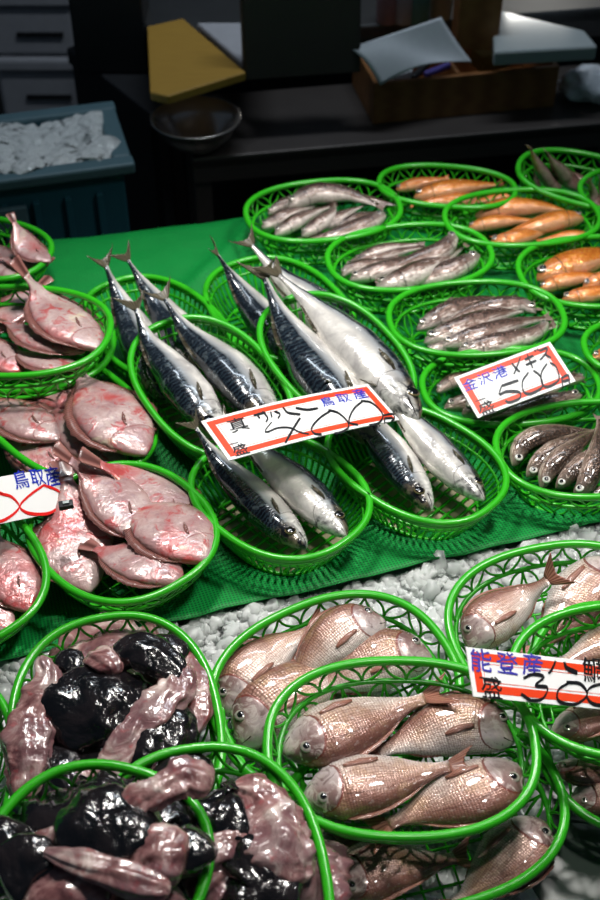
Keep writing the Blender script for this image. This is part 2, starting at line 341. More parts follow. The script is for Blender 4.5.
BL={
'B1':'oval green lace basket of grey-brown fish beside the dark workbench',
'B2':'oval green lace basket of silver fish, between the rearmost grey basket and basket with smelts',
'B3':'green lace basket heaped with thin silver-brown fish just behind the 500 sign',
'B4':'rearmost green basket of small orange fish, in front of the wooden box',
'B5':'middle green basket of orange fish, second of the three orange ones',
'B6':'green basket of bright orange fish cut by the right picture edge',
'B7':'green basket at the back right with mauve fish tails pointing up',
'B8':'small visible corner of a green basket with mauve fish at right edge',
'B9':'green lace basket that carries the 500 sign',
'B10':'green lace basket of dark wide-eyed fish on the right, before the 500 sign',
'B11':'green basket corner behind the 500 sign at the right edge',
'M1':'comb-sided green basket at the back left with two mackerel',
'M2':'comb-sided green basket with two dark mackerel, left of and behind the 400 sign',
'M3':'comb-sided green basket in front of the 400 sign holding two mackerel',
'M4':'comb-sided green basket at the back centre with two mackerel tails on its rim',
'M5':'comb-sided green basket whose mackerel heads lie under the 400 sign',
'M6':'comb-sided green basket with two mackerel right of the 400 sign',
'F1':'green basket of pink flatfish at the far left, furthest back',
'F2':'green basket of flatfish stacked on top of another at the left edge',
'F2b':'green basket stacked underneath the upper flatfish basket at the left edge',
'F3':'green basket of large blotched flatfish behind the blue and red sign',
'F4':'green basket with five pink red-blotched flatfish in front of the mackerel',
'F5':'green basket of flatfish below the blue and red sign, cut by left edge',
'G0':'green basket rim showing at the left edge beside the monkfish basket',
'G1':'large green basket of black and pink monkfish pieces on the ice',
'G2':'green basket of monkfish pieces at the bottom, beside the bream',
'G3':'green basket of monkfish pieces at the bottom left corner, topmost of the stack',
'S1':'green lace basket of bream on the ice behind the full bream basket',
'S2':'front green lace basket displaying four whole pink bream',
'S3':'green basket of bream underneath the front one with four bream',
'S4':'green lace basket of bream on ice behind the 300 sign',
'S5':'green basket rim stacked in front of the 300 sign, right edge',
'S6':'lower green basket of bream below the 300 sign, right edge'}
GR={'B':'green lace baskets','M':'comb-sided green baskets','F':'green lace baskets','G':'green lace baskets','S':'green lace baskets'}
for k,s in BS.items(): basket(k,s,'comb' if k[0]=='M' else 'lace',BL[k],GR[k[0]])
# ------------------------------------------------------------------ fish
def catmull(pts,n):
    pts=[Vector(p) for p in pts]
    if len(pts)==2: pts=[pts[0],(pts[0]+pts[1])/2,pts[1]]
    e=[pts[0]*2-pts[1]]+pts+[pts[-1]*2-pts[-2]]; out=[]
    for i in range(1,len(e)-2):
        for k in range(16):
            t=k/16; a,b,c,d=e[i-1:i+3]
            out.append(.5*((2*b)+(c-a)*t+(2*a-5*b+4*c-d)*t*t+(3*b-a-3*c+d)*t**3))
    out.append(e[-2]); L=[0]
    for i in range(1,len(out)): L.append(L[-1]+(out[i]-out[i-1]).length)
    A=np.array([tuple(p) for p in out]); s=np.linspace(0,1,n)*L[-1]
    return [Vector((np.interp(x,L,A[:,0]),np.interp(x,L,A[:,1]),np.interp(x,L,A[:,2]))) for x in s],L[-1]
SP_={
'mackerel':dict(s=[0,.03,.08,.14,.22,.35,.5,.65,.8,.9,.97,1],top=[.010,.032,.052,.066,.080,.092,.092,.074,.043,.022,.012,.014],bot=[.010,.030,.052,.070,.088,.103,.100,.076,.042,.020,.011,.013],w=[.008,.026,.040,.052,.063,.075,.073,.054,.030,.014,.007,.005],
  tail=(.13,.045,.115,.014),eye=(.105,.60,.028),body=M_mack,fin=M_fin_mack,eyem=M_eyeg,df=(.62,.82,.016),af=(.64,.80,.012),pec=(.23,.52,.10,.020)),
'slender':dict(s=[0,.03,.08,.15,.25,.4,.55,.7,.85,.95,1],top=[.006,.028,.045,.058,.070,.074,.066,.050,.032,.022,.022],bot=[.006,.026,.046,.062,.078,.086,.072,.050,.030,.022,.022],w=[.006,.028,.045,.056,.064,.066,.056,.040,.022,.012,.008],
  tail=(.11,.07,.06,.022),eye=(.075,.60,.029),body=M_grey,fin=M_fin_grey,eyem=M_eye,df=(.40,.55,.03),af=(.62,.8,.02),pec=(.24,.5,.10,.022)),
'bream':dict(s=[0,.02,.06,.12,.20,.30,.42,.55,.68,.80,.90,.96,1],top=[.012,.045,.095,.150,.195,.215,.212,.185,.140,.088,.052,.044,.048],bot=[.012,.042,.080,.118,.150,.175,.180,.160,.120,.074,.044,.040,.045],w=[.010,.035,.060,.085,.105,.112,.105,.088,.064,.040,.022,.014,.010],
  tail=(.20,.10,.15,.046),eye=(.125,.66,.036),body=M_bream,fin=M_fin_br,eyem=M_eyes,df=(.22,.82,.030),af=(.60,.80,.018),pec=(.29,.42,.24,.04)),
'flat':dict(s=[0,.03,.08,.16,.28,.42,.58,.72,.84,.92,.97,1],top=[.015,.06,.11,.17,.225,.245,.225,.170,.105,.06,.045,.05],bot=[.015,.055,.10,.155,.21,.235,.22,.165,.10,.058,.045,.05],w=[.010,.028,.042,.055,.062,.062,.052,.040,.028,.018,.012,.010],
  tail=(.17,.155,.085,.048),eye=None,body=M_flat,fin=M_fin_fl,eyem=M_eyed,df=(.10,.90,.065),af=(.16,.90,.065),pec=(.26,.5,.10,.025)),
}
FISHN={'mackerel':'mackerel','slender':'slender_fish','bream':'sea_bream','flat':'flatfish'}
def fish(kind,path,side,label,group,roll=0.,tailroll=0.,body=None,fin=None,eyem=None,fat=1.,twist=0.,cat='fish',bothfins=True,tscale=1.):
    sp=SP_[kind]; pts3=[P(*p) for p in path]
    n=46; C,L=catmull(pts3,n); base=C[n//2].copy(); root=empty(FISHN[kind],base); tag(root,label,cat,group)
    s=[0]+[0]*(n-1)
    S=np.linspace(0,1,n)**1.15
    C2=[]; A=np.array([tuple(c) for c in C]); lin=np.linspace(0,1,n)
    for q in S: C2.append(Vector([np.interp(q,lin,A[:,k]) for k in range(3)]))
    Fr=[]
    for i in range(n):
        T=(C2[min(i+1,n-1)]-C2[max(i-1,0)]).normalized(); Z=Vector((0,0,1)); D=Z.cross(T).normalized()*side; U=T.cross(D)*side if 0 else (D.cross(T) if (D.cross(T)).z>0 else T.cross(D))
        U.normalize(); r=roll+twist*S[i]; Fr.append((T,D*math.cos(r)+U*math.sin(r),U*math.cos(r)-D*math.sin(r)))
    fat*={'mackerel':1.27,'slender':1.28,'bream':1.20,'flat':1.0}[kind]; tscale/={'mackerel':1.3,'slender':1.2,'bream':1.,'flat':1.}[kind]
    top=np.interp(S,sp['s'],sp['top'])*L*fat; bot=np.interp(S,sp['s'],sp['bot'])*L*fat; w=np.interp(S,sp['s'],sp['w'])*L*fat
    m=26; mb=MB(); vs=[];uv=[]
    seed=random.random()*50
    def surf(i,ph):   # ph: 0 dorsal .. pi ventral on the upper flank, negative below
        T,D,U=Fr[i]; c,sn=math.cos(ph),math.sin(ph); h=top[i] if c>0 else bot[i]
        e=.86; cc=math.copysign(abs(c)**e,c) if kind!='flat' else c; ss=math.copysign(abs(sn)**(.9 if kind!='flat' else .75),sn)
        p=C2[i]+D*h*cc+U*w[i]*ss
        k=noise.noise(Vector((S[i]*7+seed,ph*1.3,0)))*.05
        g=.20-.25*(ph/PI-.5)**2+.03 if kind!='bream' else .275-.9*(1-abs(ph)/PI-.52)**2
        cr=-.055*math.exp(-((S[i]-g-.008)/.012)**2)+.02*math.exp(-((S[i]-g+.02)/.02)**2)
        return p+(p-C2[i])*(k+cr)
    for i in range(n):
        for k in range(m):
            ph=2*PI*k/m; ph=ph if ph<=PI else ph-2*PI
            vs.append(surf(i,ph)-base); uv.append((S[i],1-abs(ph)/PI))
    fs=[(i*m+k,i*m+(k+1)%m,(i+1)*m+(k+1)%m,(i+1)*m+k) for i in range(n-1) for k in range(m)]
    vs.append(C2[0]-Fr[0][0]*.003*L-base); uv.append((0,.5)); vs.append(C2[-1]-base); uv.append((1,.5)); a=len(vs)-2
    for k in range(m): fs.append((a,(k+1)%m,k)); fs.append((a+1,(n-1)*m+k,(n-1)*m+(k+1)%m))
    mb.add(vs,fs,uv); mb.build('body',body or sp['body'],root)
    fm=fin or sp['fin']
    # tail
    tl,notch,th,bh=sp['tail']; tl*=L*tscale;notch*=L;th*=L*fat*tscale;bh*=L*fat; T,D,U=Fr[-1]; r=tailroll
    D2=D*math.cos(r)+U*math.sin(r); U2=U*math.cos(r)-D*math.sin(r)
    mb=MB();nr,nt=8,17;vs=[];uv=[];thk=.0011*(L/.2)
    for sgn in (1,-1):
        for i in range(nr):
            q=i/(nr-1)
            for j in range(nt):
                tt=-1+2*j/(nt-1); ln=notch+(tl-notch)*abs(tt)**1.3 if kind!='flat' else tl*(1-.12*tt*tt)
                ln*=1+.04*math.sin(j*2.7)
                p=C2[-1]+T*(ln*q-.004*L)+D2*tt*(bh+(th-bh)*q**(.9))+U2*(sgn*thk*(1-.75*q)+.012*L*math.sin(tt*3+seed)*q)
                vs.append(p-base); uv.append((q,tt*.5+.5))
    k0=nr*nt; fs=[]
    for i in range(nr-1):
        for j in range(nt-1):
            a=i*nt+j; fs.append((a,a+1,a+nt+1,a+nt)); fs.append((k0+a,k0+a+nt,k0+a+nt+1,k0+a+1))
    bd=[j for j in range(nt)]+[i*nt+nt-1 for i in range(1,nr)]+[(nr-1)*nt+j for j in range(nt-2,-1,-1)]+[i*nt for i in range(nr-2,0,-1)]
    for x in range(len(bd)): a,b=bd[x],bd[(x+1)%len(bd)]; fs.append((a,b,k0+b,k0+a))
    mb.add(vs,fs,uv); mb.build('tail_fin',fm,root)
    # dorsal / anal fins
    def strip(name,s0,s1,hh,sgn,mat):
        mb=MB();vs=[];uv=[];K=22
        for kk in range(K):
            q=kk/(K-1); ss=s0+(s1-s0)*q; i=min(n-1,int(np.searchsorted(S,ss))); T,D,U=Fr[i]
            h=(top if sgn>0 else bot)[i]; hgt=hh*L*fat*(math.sin(PI*min(1,q*1.02+.02))**.5)*(1-.16*(kk%2))
            if kind!='flat': hgt*=(1-.35*q)
            sag=-.12*hgt if kind=='flat' else 0
            for (d,u_) in ((-.12,1),(1,.3),(1,-.3),(-.12,-1)):
                p=C2[i]+D*sgn*(h+d*hgt)+U*(u_*thk+ (sag if d>0 else 0)+ .3*hgt*noise.noise(Vector((q*6,seed,sgn)))*(d>0)); vs.append(p-base); uv.append((q,.5+.5*d))
        fs=[]
        for kk in range(K-1):
            for j in range(4): fs.append((kk*4+j,kk*4+(j+1)%4,kk*4+4+(j+1)%4,kk*4+4+j))
        fs+= [(0,1,2,3),((K-1)*4+3,(K-1)*4+2,(K-1)*4+1,(K-1)*4)]
        mb.add(vs,fs,uv); mb.build(name,mat,root)
    fr=M_fringe if kind=='flat' else fm
    strip('dorsal_fin',*sp['df'],1,fr)
    if bothfins: strip('anal_fin',*sp['af'],-1,fr)
    # pectoral
    if bothfins:
        s0,v0,ln,wd=sp['pec']; i=int(np.searchsorted(S,s0)); ph=PI*(1-v0); mb=MB();vs=[];uv=[];K=9
        for kk in range(K):
            q=kk/(K-1); i2=min(n-2,int(np.searchsorted(S,s0+ln*q))); ww=wd*math.sin(PI*(.12+.8*q))**.8*L*fat
            for tt in (-1,0,1):
                T,D,U=Fr[i2]; p0=surf(i2,ph+ .10*q); nrm=(p0-C2[i2]).normalized()
                p=p0+D*tt*ww*.5+nrm*(.0006+.012*L*q+ (.0012 if tt==0 else 0)); vs.append(p-base); uv.append((q,tt*.5+.5))
        k1=len(vs); vs+=[v-Vector((0,0,.0009)) for v in vs[:]]; uv+=uv[:]
        fs=[]
        for kk in range(K-1):
            for j in range(2): a=kk*3+j; fs.append((a,a+1,a+4,a+3)); fs.append((k1+a,k1+a+3,k1+a+4,k1+a+1))
        for kk in range(K-1):
            for j in (0,2): a=kk*3+j; fs.append((a,a+3,k1+a+3,k1+a))
        fs.append((0,1,k1+1,k1)); fs.append((1,2,k1+2,k1+1)); e=(K-1)*3; fs.append((e,e+1,k1+e+1,k1+e)); fs.append((e+1,e+2,k1+e+2,k1+e+1))
        mb.add(vs,fs,uv); mb.build('pectoral_fin',fm,root)
    if sp['eye']:
        s0,v0,re=sp['eye']; re*=L*fat; i=int(np.searchsorted(S,s0)); ph=PI*(1-v0); 
        p=surf(i,ph); nrm=((p-C2[i])*.3+Fr[i][2]*w[i]).normalized()
        def dome(r0,r1,h,name,mat,par,off):
            mb=MB();vs=[];K=16;R=5
            ax=nrm.orthogonal().normalized(); ay=nrm.cross(ax)
            for i_ in range(R):
                q=i_/(R-1)*PI/2
                for k_ in range(K): 
                    g=2*PI*k_/K; vs.append(p-base+ (ax*math.cos(g)+ay*math.sin(g))*r0*math.cos(q)+nrm*(h*math.sin(q)+off))
            fs=[(i_*K+k_,i_*K+(k_+1)%K,(i_+1)*K+(k_+1)%K,(i_+1)*K+k_) for i_ in range(R-1) for k_ in range(K)]
            fs.append(tuple(reversed(range(K)))); mb.add(vs,fs); return mb.build(name,mat,par)
        eh=.3 if kind=='mackerel' else .42; e=dome(re,0,re*eh,'eye',eyem or sp['eyem'],root,-re*.18); dome(re*(.80 if kind=='mackerel' else .56),0,re*.22,'pupil',M_pup,e,re*(eh-.32))
    return root
# ------------------------------------------------------------------ mackerel
R=math.radians
G='mackerel laid in pairs'
def mk(path,side,label,roll=0,tr=0,**k): fish('mackerel',path,side,label,G,roll=roll,tailroll=tr,cat='fish',bothfins=True,**k)
mk([(166,402,.755),(137,335,.765),(117,292,.795),(106,266,.825)],1,'left mackerel of the back left pair, tail over the rim',.25,0.15)
mk([(207,372,.758),(165,315,.765),(143,284,.795),(128,260,.825)],1,'right mackerel of the back left pair, its tail highest in the left group',.25,-0.09)
mk([(222,440,.775),(185,388,.785),(150,342,.805),(136,309,.835)],1,'left mackerel in the basket behind the 400 sign, pale belly to the right',.2,0.15)
mk([(278,432,.775),(232,375,.785),(188,332,.805),(165,299,.835)],1,'right mackerel of the second left pair, mostly black back',.28,-0.06)
mk([(306,548,.752),(262,508,.758),(218,460,.785),(196,428,.815)],1,'left mackerel in front of the 400 sign, dark striped back showing',.22,0.12)
mk([(346,536,.758),(304,492,.762),(258,452,.785),(226,425,.810)],-1,'right mackerel in front of the 400 sign, silver belly and dark head',-.12,0.06)
mk([(305,368,.755),(262,318,.765),(234,280,.795),(218,255,.83)],1,'left mackerel of the back centre pair, dark and curved',.3,0.15)
mk([(370,365,.755),(320,310,.765),(283,280,.795),(252,245,.835)],-1,'right mackerel of the back centre pair, pale side up',.0,-0.06)
mk([(385,448,.772),(328,385,.785),(285,322,.805),(265,278,.840)],1,'dark mackerel whose head is under the right part of the 400 sign',.3,0.15)
mk([(418,420,.790),(368,362,.795),(316,310,.812),(279,275,.840)],-1,'white-bellied mackerel above the right end of the 400 sign',-.2,-0.09,fat=1.0)
mk([(431,510,.752),(398,465,.760),(360,412,.785),(340,385,.805)],1,'dark striped mackerel to the right of the 400 sign, left of its pair',.22,0.12)
mk([(484,500,.758),(443,458,.764),(404,415,.785),(378,385,.808)],-1,'white-bellied mackerel with open jaw at the right of the 400 sign',-.25,0.06)
# ------------------------------------------------------------------ slender fish
def sl(bk,lst,where,body,fin,eyem,gname,dz=0,fat=1.,fl=None):
    for i,(path,desc) in enumerate(lst):
        side=1 if path[0][0]>path[-1][0] else -1
        if bk!='B10': side=-side
        fish('slender',[(x,y,z+dz) for x,y,z in path],side,desc+' '+where,gname,body=body,fin=fin,eyem=eyem,roll=random.uniform(-.15,.35),fat=fat*random.uniform(.95,1.08),bothfins=False)
W='in the rearmost grey-fish basket'
sl('B1',[([(262,228,.735),(288,214,.740),(318,204,.742)],'left brown slender fish'),
 ([(275,235,.737),(300,219,.743),(330,206,.745)],'second slender fish from the left'),
 ([(288,207,.750),(312,194,.757),(345,194,.757),(378,205,.752)],'arched slender fish across the top'),
 ([(302,236,.745),(316,226,.750),(331,214,.752),(333,204,.748)],'short pale curved fish at the middle'),
 ([(322,229,.743),(340,217,.747),(362,206,.745)],'silver fish right of the curved one'),
 ([(338,228,.743),(356,218,.747),(380,212,.745)],'fourth silver fish toward the right'),
 ([(386,215,.752),(362,226,.747),(330,236,.742),(306,240,.738)],'lowest pale fish, head to the right,'),
 ([(352,196,.748),(378,202,.750),(396,205,.752)],'small fish at the right end'),
 ([(268,214,.735),(285,203,.742),(315,197,.742)],'fish tucked behind at the left')],W,M_grey,M_fin_grey,M_eyes,'slender fish in the rearmost grey basket',fat=1.15)
W='in the second grey-fish basket'
sl('B2',[([(457,234,.765),(440,251,.757),(410,262,.750),(380,273,.745)],'fish pointing its head up at the right'),
 ([(345,270,.735),(375,257,.742),(420,247,.745)],'upper left dark fish'),
 ([(350,280,.738),(380,270,.745),(425,254,.747)],'second fish from the left'),
 ([(480,255,.755),(450,270,.748),(410,282,.742),(385,286,.738)],'lowest silver fish, head to the right,'),
 ([(375,289,.742),(400,280,.750),(440,262,.748),(462,247,.745)],'bright-headed fish at the centre front'),
 ([(355,262,.742),(385,249,.748),(418,244,.748)],'uppermost fish lying at the back'),
 ([(342,276,.740),(352,268,.744),(395,258,.744)],'silver fish at the extreme left')],W,M_grey,M_fin_grey,M_eyes,'slender fish in the second grey basket',fat=1.1)
W='behind the 500 sign'
sl('B3',[([(417,330,.745),(448,311,.752),(480,302,.752),(510,300,.748)],'topmost left thin brown fish'),
 ([(424,343,.745),(455,330,.752),(495,316,.755),(530,308,.750)],'second thin silver fish'),
 ([(536,313,.752),(520,305,.755),(480,308,.757),(450,318,.752)],'thin fish with its head at the upper right'),
 ([(440,347,.745),(475,336,.752),(515,324,.755),(545,318,.750)],'third silver-streaked fish'),
 ([(458,352,.745),(490,345,.750),(530,334,.752),(552,326,.748)],'fourth fish, near the front,'),
 ([(548,322,.755),(535,333,.752),(505,345,.747),(480,353,.742)],'fish with its head at the right side'),
 ([(430,320,.740),(458,306,.746),(495,298,.746)],'hindmost thin dark fish'),
 ([(425,352,.738),(460,341,.745),(500,330,.748)],'lowest fish at the left front')],W+' basket',M_grey,M_fin_grey,M_eyes,'slender fish behind the 500 sign')
W='lying under the 500 sign'
sl('B9',[([(437,392,.735),(455,380,.735),(500,372,.735)],'dark fish at the left end'),
 ([(444,408,.733),(480,398,.733),(530,382,.733)],'fish with pale head at the left'),
 ([(462,414,.735),(500,403,.737),(545,390,.740),(572,380,.738)],'lowest pale fish'),
 ([(582,395,.745),(555,402,.742),(520,410,.738),(490,416,.735)],'pinkish fish with head at the right'),
 ([(585,378,.742),(560,380,.745),(520,385,.742)],'dark fish at the right end')],W,M_greyd,M_fin_grey,M_eyes,'slender fish under the 500 sign',fat=1.1)
W='in the dark-fish basket at right'
sl('B10',[([(513,466,.735),(525,444,.745),(555,433,.750),(598,432,.748)],'wide-eyed brown fish furthest left'),
 ([(527,477,.737),(545,458,.747),(575,440,.752),(598,430,.750)],'wide-eyed brown fish second from left'),
 ([(541,488,.737),(551,468,.748),(572,450,.754),(600,428,.752)],'speckled brown fish third from left'),
 ([(556,488,.737),(573,473,.748),(595,455,.752),(618,440,.750)],'wide-eyed fish at the centre front'),
 ([(574,496,.740),(587,482,.750),(597,455,.758),(600,420,.762)],'fish with a gold streak crossing the others'),
 ([(592,496,.740),(612,486,.746),(640,470,.748)],'pinkish fish nearest the right edge')],W,M_greyd,M_fin_grey,M_eye,'dark fish in the right basket',fat=1.10)
W='in the rearmost orange basket'
sl('B4',[([(396,190,.738),(415,184,.745),(445,178,.755)],'orange fish with raised tail at the left'),
 ([(414,198,.738),(450,189,.747),(498,184,.748)],'long orange fish on top'),
 ([(480,199,.740),(450,200,.740),(415,204,.736)],'lowest orange fish'),
 ([(518,196,.742),(500,198,.742),(470,203,.738)],'small pale orange fish at the right')],W,M_orange,M_fin_or,M_eyes,'orange fish in the rearmost basket',fat=1.25)
W='in the middle orange basket'
sl('B5',[([(475,217,.745),(505,208,.752),(545,208,.750),(573,214,.745)],'brownish orange fish at the back'),
 ([(468,229,.740),(495,222,.748),(535,220,.748)],'orange fish at the left end'),
 ([(490,243,.738),(515,238,.745),(555,228,.745)],'lower orange fish at the front'),
 ([(584,219,.752),(560,220,.754),(520,231,.748),(500,238,.743)],'bright orange fish on top, head right,'),
 ([(590,236,.745),(570,236,.745),(540,240,.740)],'yellowish fish at the right')],W,M_orange,M_fin_or,M_eyes,'orange fish in the middle basket',fat=1.25)
W='in the orange basket at right edge'
sl('B6',[([(537,280,.745),(562,268,.752),(600,258,.752),(640,255,.75)],'uppermost bright orange fish'),
 ([(540,290,.740),(565,280,.748),(605,275,.750)],'left front bright orange fish'),
 ([(562,300,.740),(585,295,.746),(630,288,.748)],'lowest bright orange fish'),
 ([(583,287,.750),(600,280,.754),(640,272,.750)],'bright orange fish nearest the picture edge')],W,M_orange,M_fin_or,M_eyes,'orange fish at the right edge',fat=1.35)
W='in the back right basket'
sl('B7',[([(560,192,.740),(547,178,.765),(538,165,.795),(531,150,.830)],'mauve fish with the highest tail'),
 ([(582,190,.740),(565,176,.760),(553,162,.800),(548,154,.820)],'mauve fish with the second raised tail'),
 ([(540,188,.742),(536,178,.755),(534,168,.775)],'small mauve fish at the left'),
 ([(592,186,.745),(575,176,.755),(560,170,.765)],'mauve fish lying at the right')],W,M_mauve,M_fin_grey,M_eyes,'mauve fish at the back right',fat=1.2)
sl('B8',[([(602,212,.745),(594,195,.765),(590,180,.800)],'mauve fish with raised tail'),([(615,205,.745),(603,192,.760),(600,178,.790)],'second mauve fish, cut by the picture edge,')],'in the corner basket at right edge',M_mauve,M_fin_grey,M_eyes,'mauve fish at the right edge',fat=1.2)
sl('B11',[([(592,358,.745),(620,350,.748),(650,345,.748)],'pale orange fish just visible')],'behind the 500 sign at the right edge',M_orange,M_fin_or,M_eyes,'orange fish in the edge basket',fat=1.3)
# ------------------------------------------------------------------ flatfish
def ff(path,side,label,**k): fish('flat',path,side,label,'pink flatfish',**k)
ff([(55,258,.752),(25,262,.755),(0,258,.76)],1,'flatfish head resting at the rim of the farthest left basket',roll=.1)
ff([(50,262,.768),(28,248,.772),(14,222,.80)],1,'pale flatfish with its tail raised in the farthest left basket',roll=.15)
ff([(22,278,.745),(0,262,.745),(-20,240,.75)],1,'flatfish at the left edge in the farthest left basket')
ff([(-30,330,.778),(5,315,.785),(40,285,.800)],-1,'hindmost flatfish in the upper stacked basket at left')
ff([(102,350,.800),(70,325,.806),(42,298,.815),(26,275,.845)],1,'flatfish with dark tail sticking up above its basket',roll=.25)
ff([(85,352,.787),(45,340,.793),(5,322,.793)],1,'long pink flatfish in the middle of the upper stacked basket',roll=.3)
ff([(82,366,.782),(45,362,.786),(12,350,.786)],1,'lower pink flatfish in front of the upper stacked basket',roll=.3)
ff([(22,372,.782),(-5,355,.786),(-40,340,.786)],1,'pink flatfish at the left edge of the upper stacked basket')
ff([(145,455,.772),(112,415,.777),(80,375,.775)],1,'large blotched flatfish lying on top behind the blue and red sign',roll=.12,fat=1.1)
ff([(60,440,.758),(25,420,.762),(-12,395,.760)],1,'pale flatfish left of the large blotched one',roll=.1)
ff([(125,468,.750),(90,440,.755),(55,410,.757)],1,'reddish flatfish tucked under the large blotched one',roll=.1)
ff([(75,475,.742),(40,455,.745),(0,435,.745)],1,'flatfish just behind the upper edge of the blue and red sign')
ff([(90,400,.755),(60,395,.755),(25,375,.75)],1,'flatfish half shaded under the upper stacked basket')
ff([(90,592,.742),(76,552,.750),(80,520,.756),(66,478,.775)],1,'curved flatfish at the left of the front basket of five',roll=.15,fat=1.12)
ff([(147,542,.765),(118,500,.770),(92,478,.778),(70,460,.800)],1,'flatfish in the middle of the front basket, tail up',roll=.1,fat=.95)
ff([(196,545,.752),(165,505,.758),(130,480,.765),(100,464,.790)],1,'flatfish at the right back of the front basket',roll=.1)
ff([(207,562,.768),(175,530,.772),(145,512,.768),(128,500,.766)],1,'red-headed flatfish lying on top at the right of front basket',roll=.15,fat=1.35)
ff([(182,582,.762),(148,562,.768),(115,555,.766),(96,548,.764)],1,'flatfish nearest the front of the basket of five',roll=.15,fat=1.3)
ff([(30,612,.752),(12,575,.760),(-5,535,.765)],1,'brown-pink flatfish below the blue and red sign',roll=.1,fat=1.1)
ff([(12,632,.745),(-15,605,.750),(-45,575,.750)],1,'second flatfish at the left edge below the sign')
# ------------------------------------------------------------------ bream
def br(path,side,label,**k): fish('bream',path,side,label,'pink sea bream',**k)
br([(283,754,.795),(330,732,.800),(385,712,.800),(425,698,.808)],-1,'upper left bream in the front basket, head to lower left',roll=.15,tailroll=.2)
br([(514,742,.792),(465,726,.797),(415,740,.792),(378,752,.790)],-1,'upper right bream in the front basket, head to the right',roll=.1)
br([(303,800,.793),(350,786,.800),(410,775,.802),(450,766,.808)],-1,'lower left bream in the front basket, head to the left',roll=.15,tailroll=.2)
br([(521,768,.800),(478,788,.800),(425,808,.792),(388,824,.790)],1,'lower right bream in the front basket, head to upper right',roll=.15)
br([(226,716,.745),(250,678,.757),(280,650,.762),(312,630,.770)],1,'bream with its head at lower left in the basket behind',roll=.15)
br([(386,622,.772),(345,635,.772),(312,662,.765),(295,690,.757)],-1,'uppermost bream in the basket behind, head to upper right',roll=.15)
br([(432,658,.762),(392,660,.765),(345,678,.760),(310,695,.755)],-1,'bream looking right just behind the front basket rim',roll=.2)
br([(238,745,.740),(278,705,.752),(325,680,.755),(365,668,.757)],1,'lowest bream behind the front basket at the left',roll=.2)
br([(330,892,.742),(375,868,.745),(425,862,.745),(455,858,.742)],-1,'bream at the bottom edge in the lower front basket',roll=.2,fat=1.1)
br([(545,822,.748),(520,845,.748),(485,880,.742),(455,905,.740)],1,'golden-sided bream at the bottom right of the lower front basket',roll=.2,fat=1.15)
br([(318,855,.735),(345,838,.735),(385,830,.735)],-1,'small dark bream head under the front basket rim',roll=.2)
br([(468,650,.750),(492,622,.762),(523,600,.770),(548,580,.795)],1,'grey-headed bream with upright orange tail behind the 300 sign',roll=.15,tailroll=.6)
br([(618,562,.765),(590,585,.765),(560,622,.760),(535,650,.755)],1,'second bream right of the grey-headed one, at the edge',roll=.1)
br([(700,620,.800),(650,635,.805),(600,645,.805),(560,665,.800)],1,'cream-lit bream at the right edge behind the 300 sign top',roll=.15)
br([(552,735,.795),(590,718,.800),(640,700,.800)],-1,'silver bream body lying just under the 300 sign',roll=.4)
br([(593,738,.785),(625,728,.785),(670,715,.785)],-1,'bream head at the right edge under the silver body',roll=.2)
br([(556,765,.745),(588,772,.750),(630,760,.750)],-1,'dark bream head at the left of the lower right basket',roll=.4)
br([(570,804,.742),(610,790,.748),(655,775,.748)],-1,'silver bream head in front in the lower right basket',roll=.3)
# ------------------------------------------------------------------ monkfish pieces
def lump(path,rad,flat,name,mat,parent,base,amp=.35,freq=22,ridge=0,seed=0.,m=40,n=80):
    C,L=catmull([P(*p) for p in path],n); ln=np.linspace(0,1,n); rs=np.interp(ln,np.linspace(0,1,len(rad)),rad)*(1.22 if mat is M_black else 1.12); mb=MB();vs=[]
    for i in range(n):
        T=(C[min(i+1,n-1)]-C[max(i-1,0)]).normalized(); D=Vector((0,0,1)).cross(T).normalized(); U=T.cross(D)
        e=math.sqrt(max(0.0,1-abs(2*ln[i]-1)**6))
        for k in range(m):
            q=2*PI*k/m; d=D*math.cos(q)+U*math.sin(q)*flat; p=C[i]+d*rs[i]*e
            s_=Vector((seed,seed*.7,0)); nz=noise.fractal(p*freq+s_,.9,2.1,4)*amp
            if ridge: nz+=ridge*(math.sin(q*7+3*noise.noise(p*18+s_)+ln[i]*5)*.5)
            vs.append(p+d*rs[i]*e*nz-base)
    fs=[(i*m+k,i*m+(k+1)%m,(i+1)*m+(k+1)%m,(i+1)*m+k) for i in range(n-1) for k in range(m)]
    fs.append(tuple(range(m))); fs.append(tuple((n-1)*m+k for k in reversed(range(m))))
    mb.add(vs,fs); return mb.build(name,mat,parent)
def monk(label,parts):
    c=P(*parts[0][1][len(parts[0][1])//2]); r=empty('monkfish_piece',c); tag(r,label,'fish piece','black and pink monkfish pieces')
    for j,(nm,path,rad,flat,amp) in enumerate(parts):
        flat*=.72; rad=[q*1.15 for q in rad]
        lump(path,rad,flat,nm,M_flesh if nm!='skin' else M_black,r,c,amp=amp*(1.25 if nm!='skin' else 1.15),ridge=.22 if nm!='skin' else .10,seed=hash((label,j))%97 if 0 else len(label)*1.7+j*5.3)
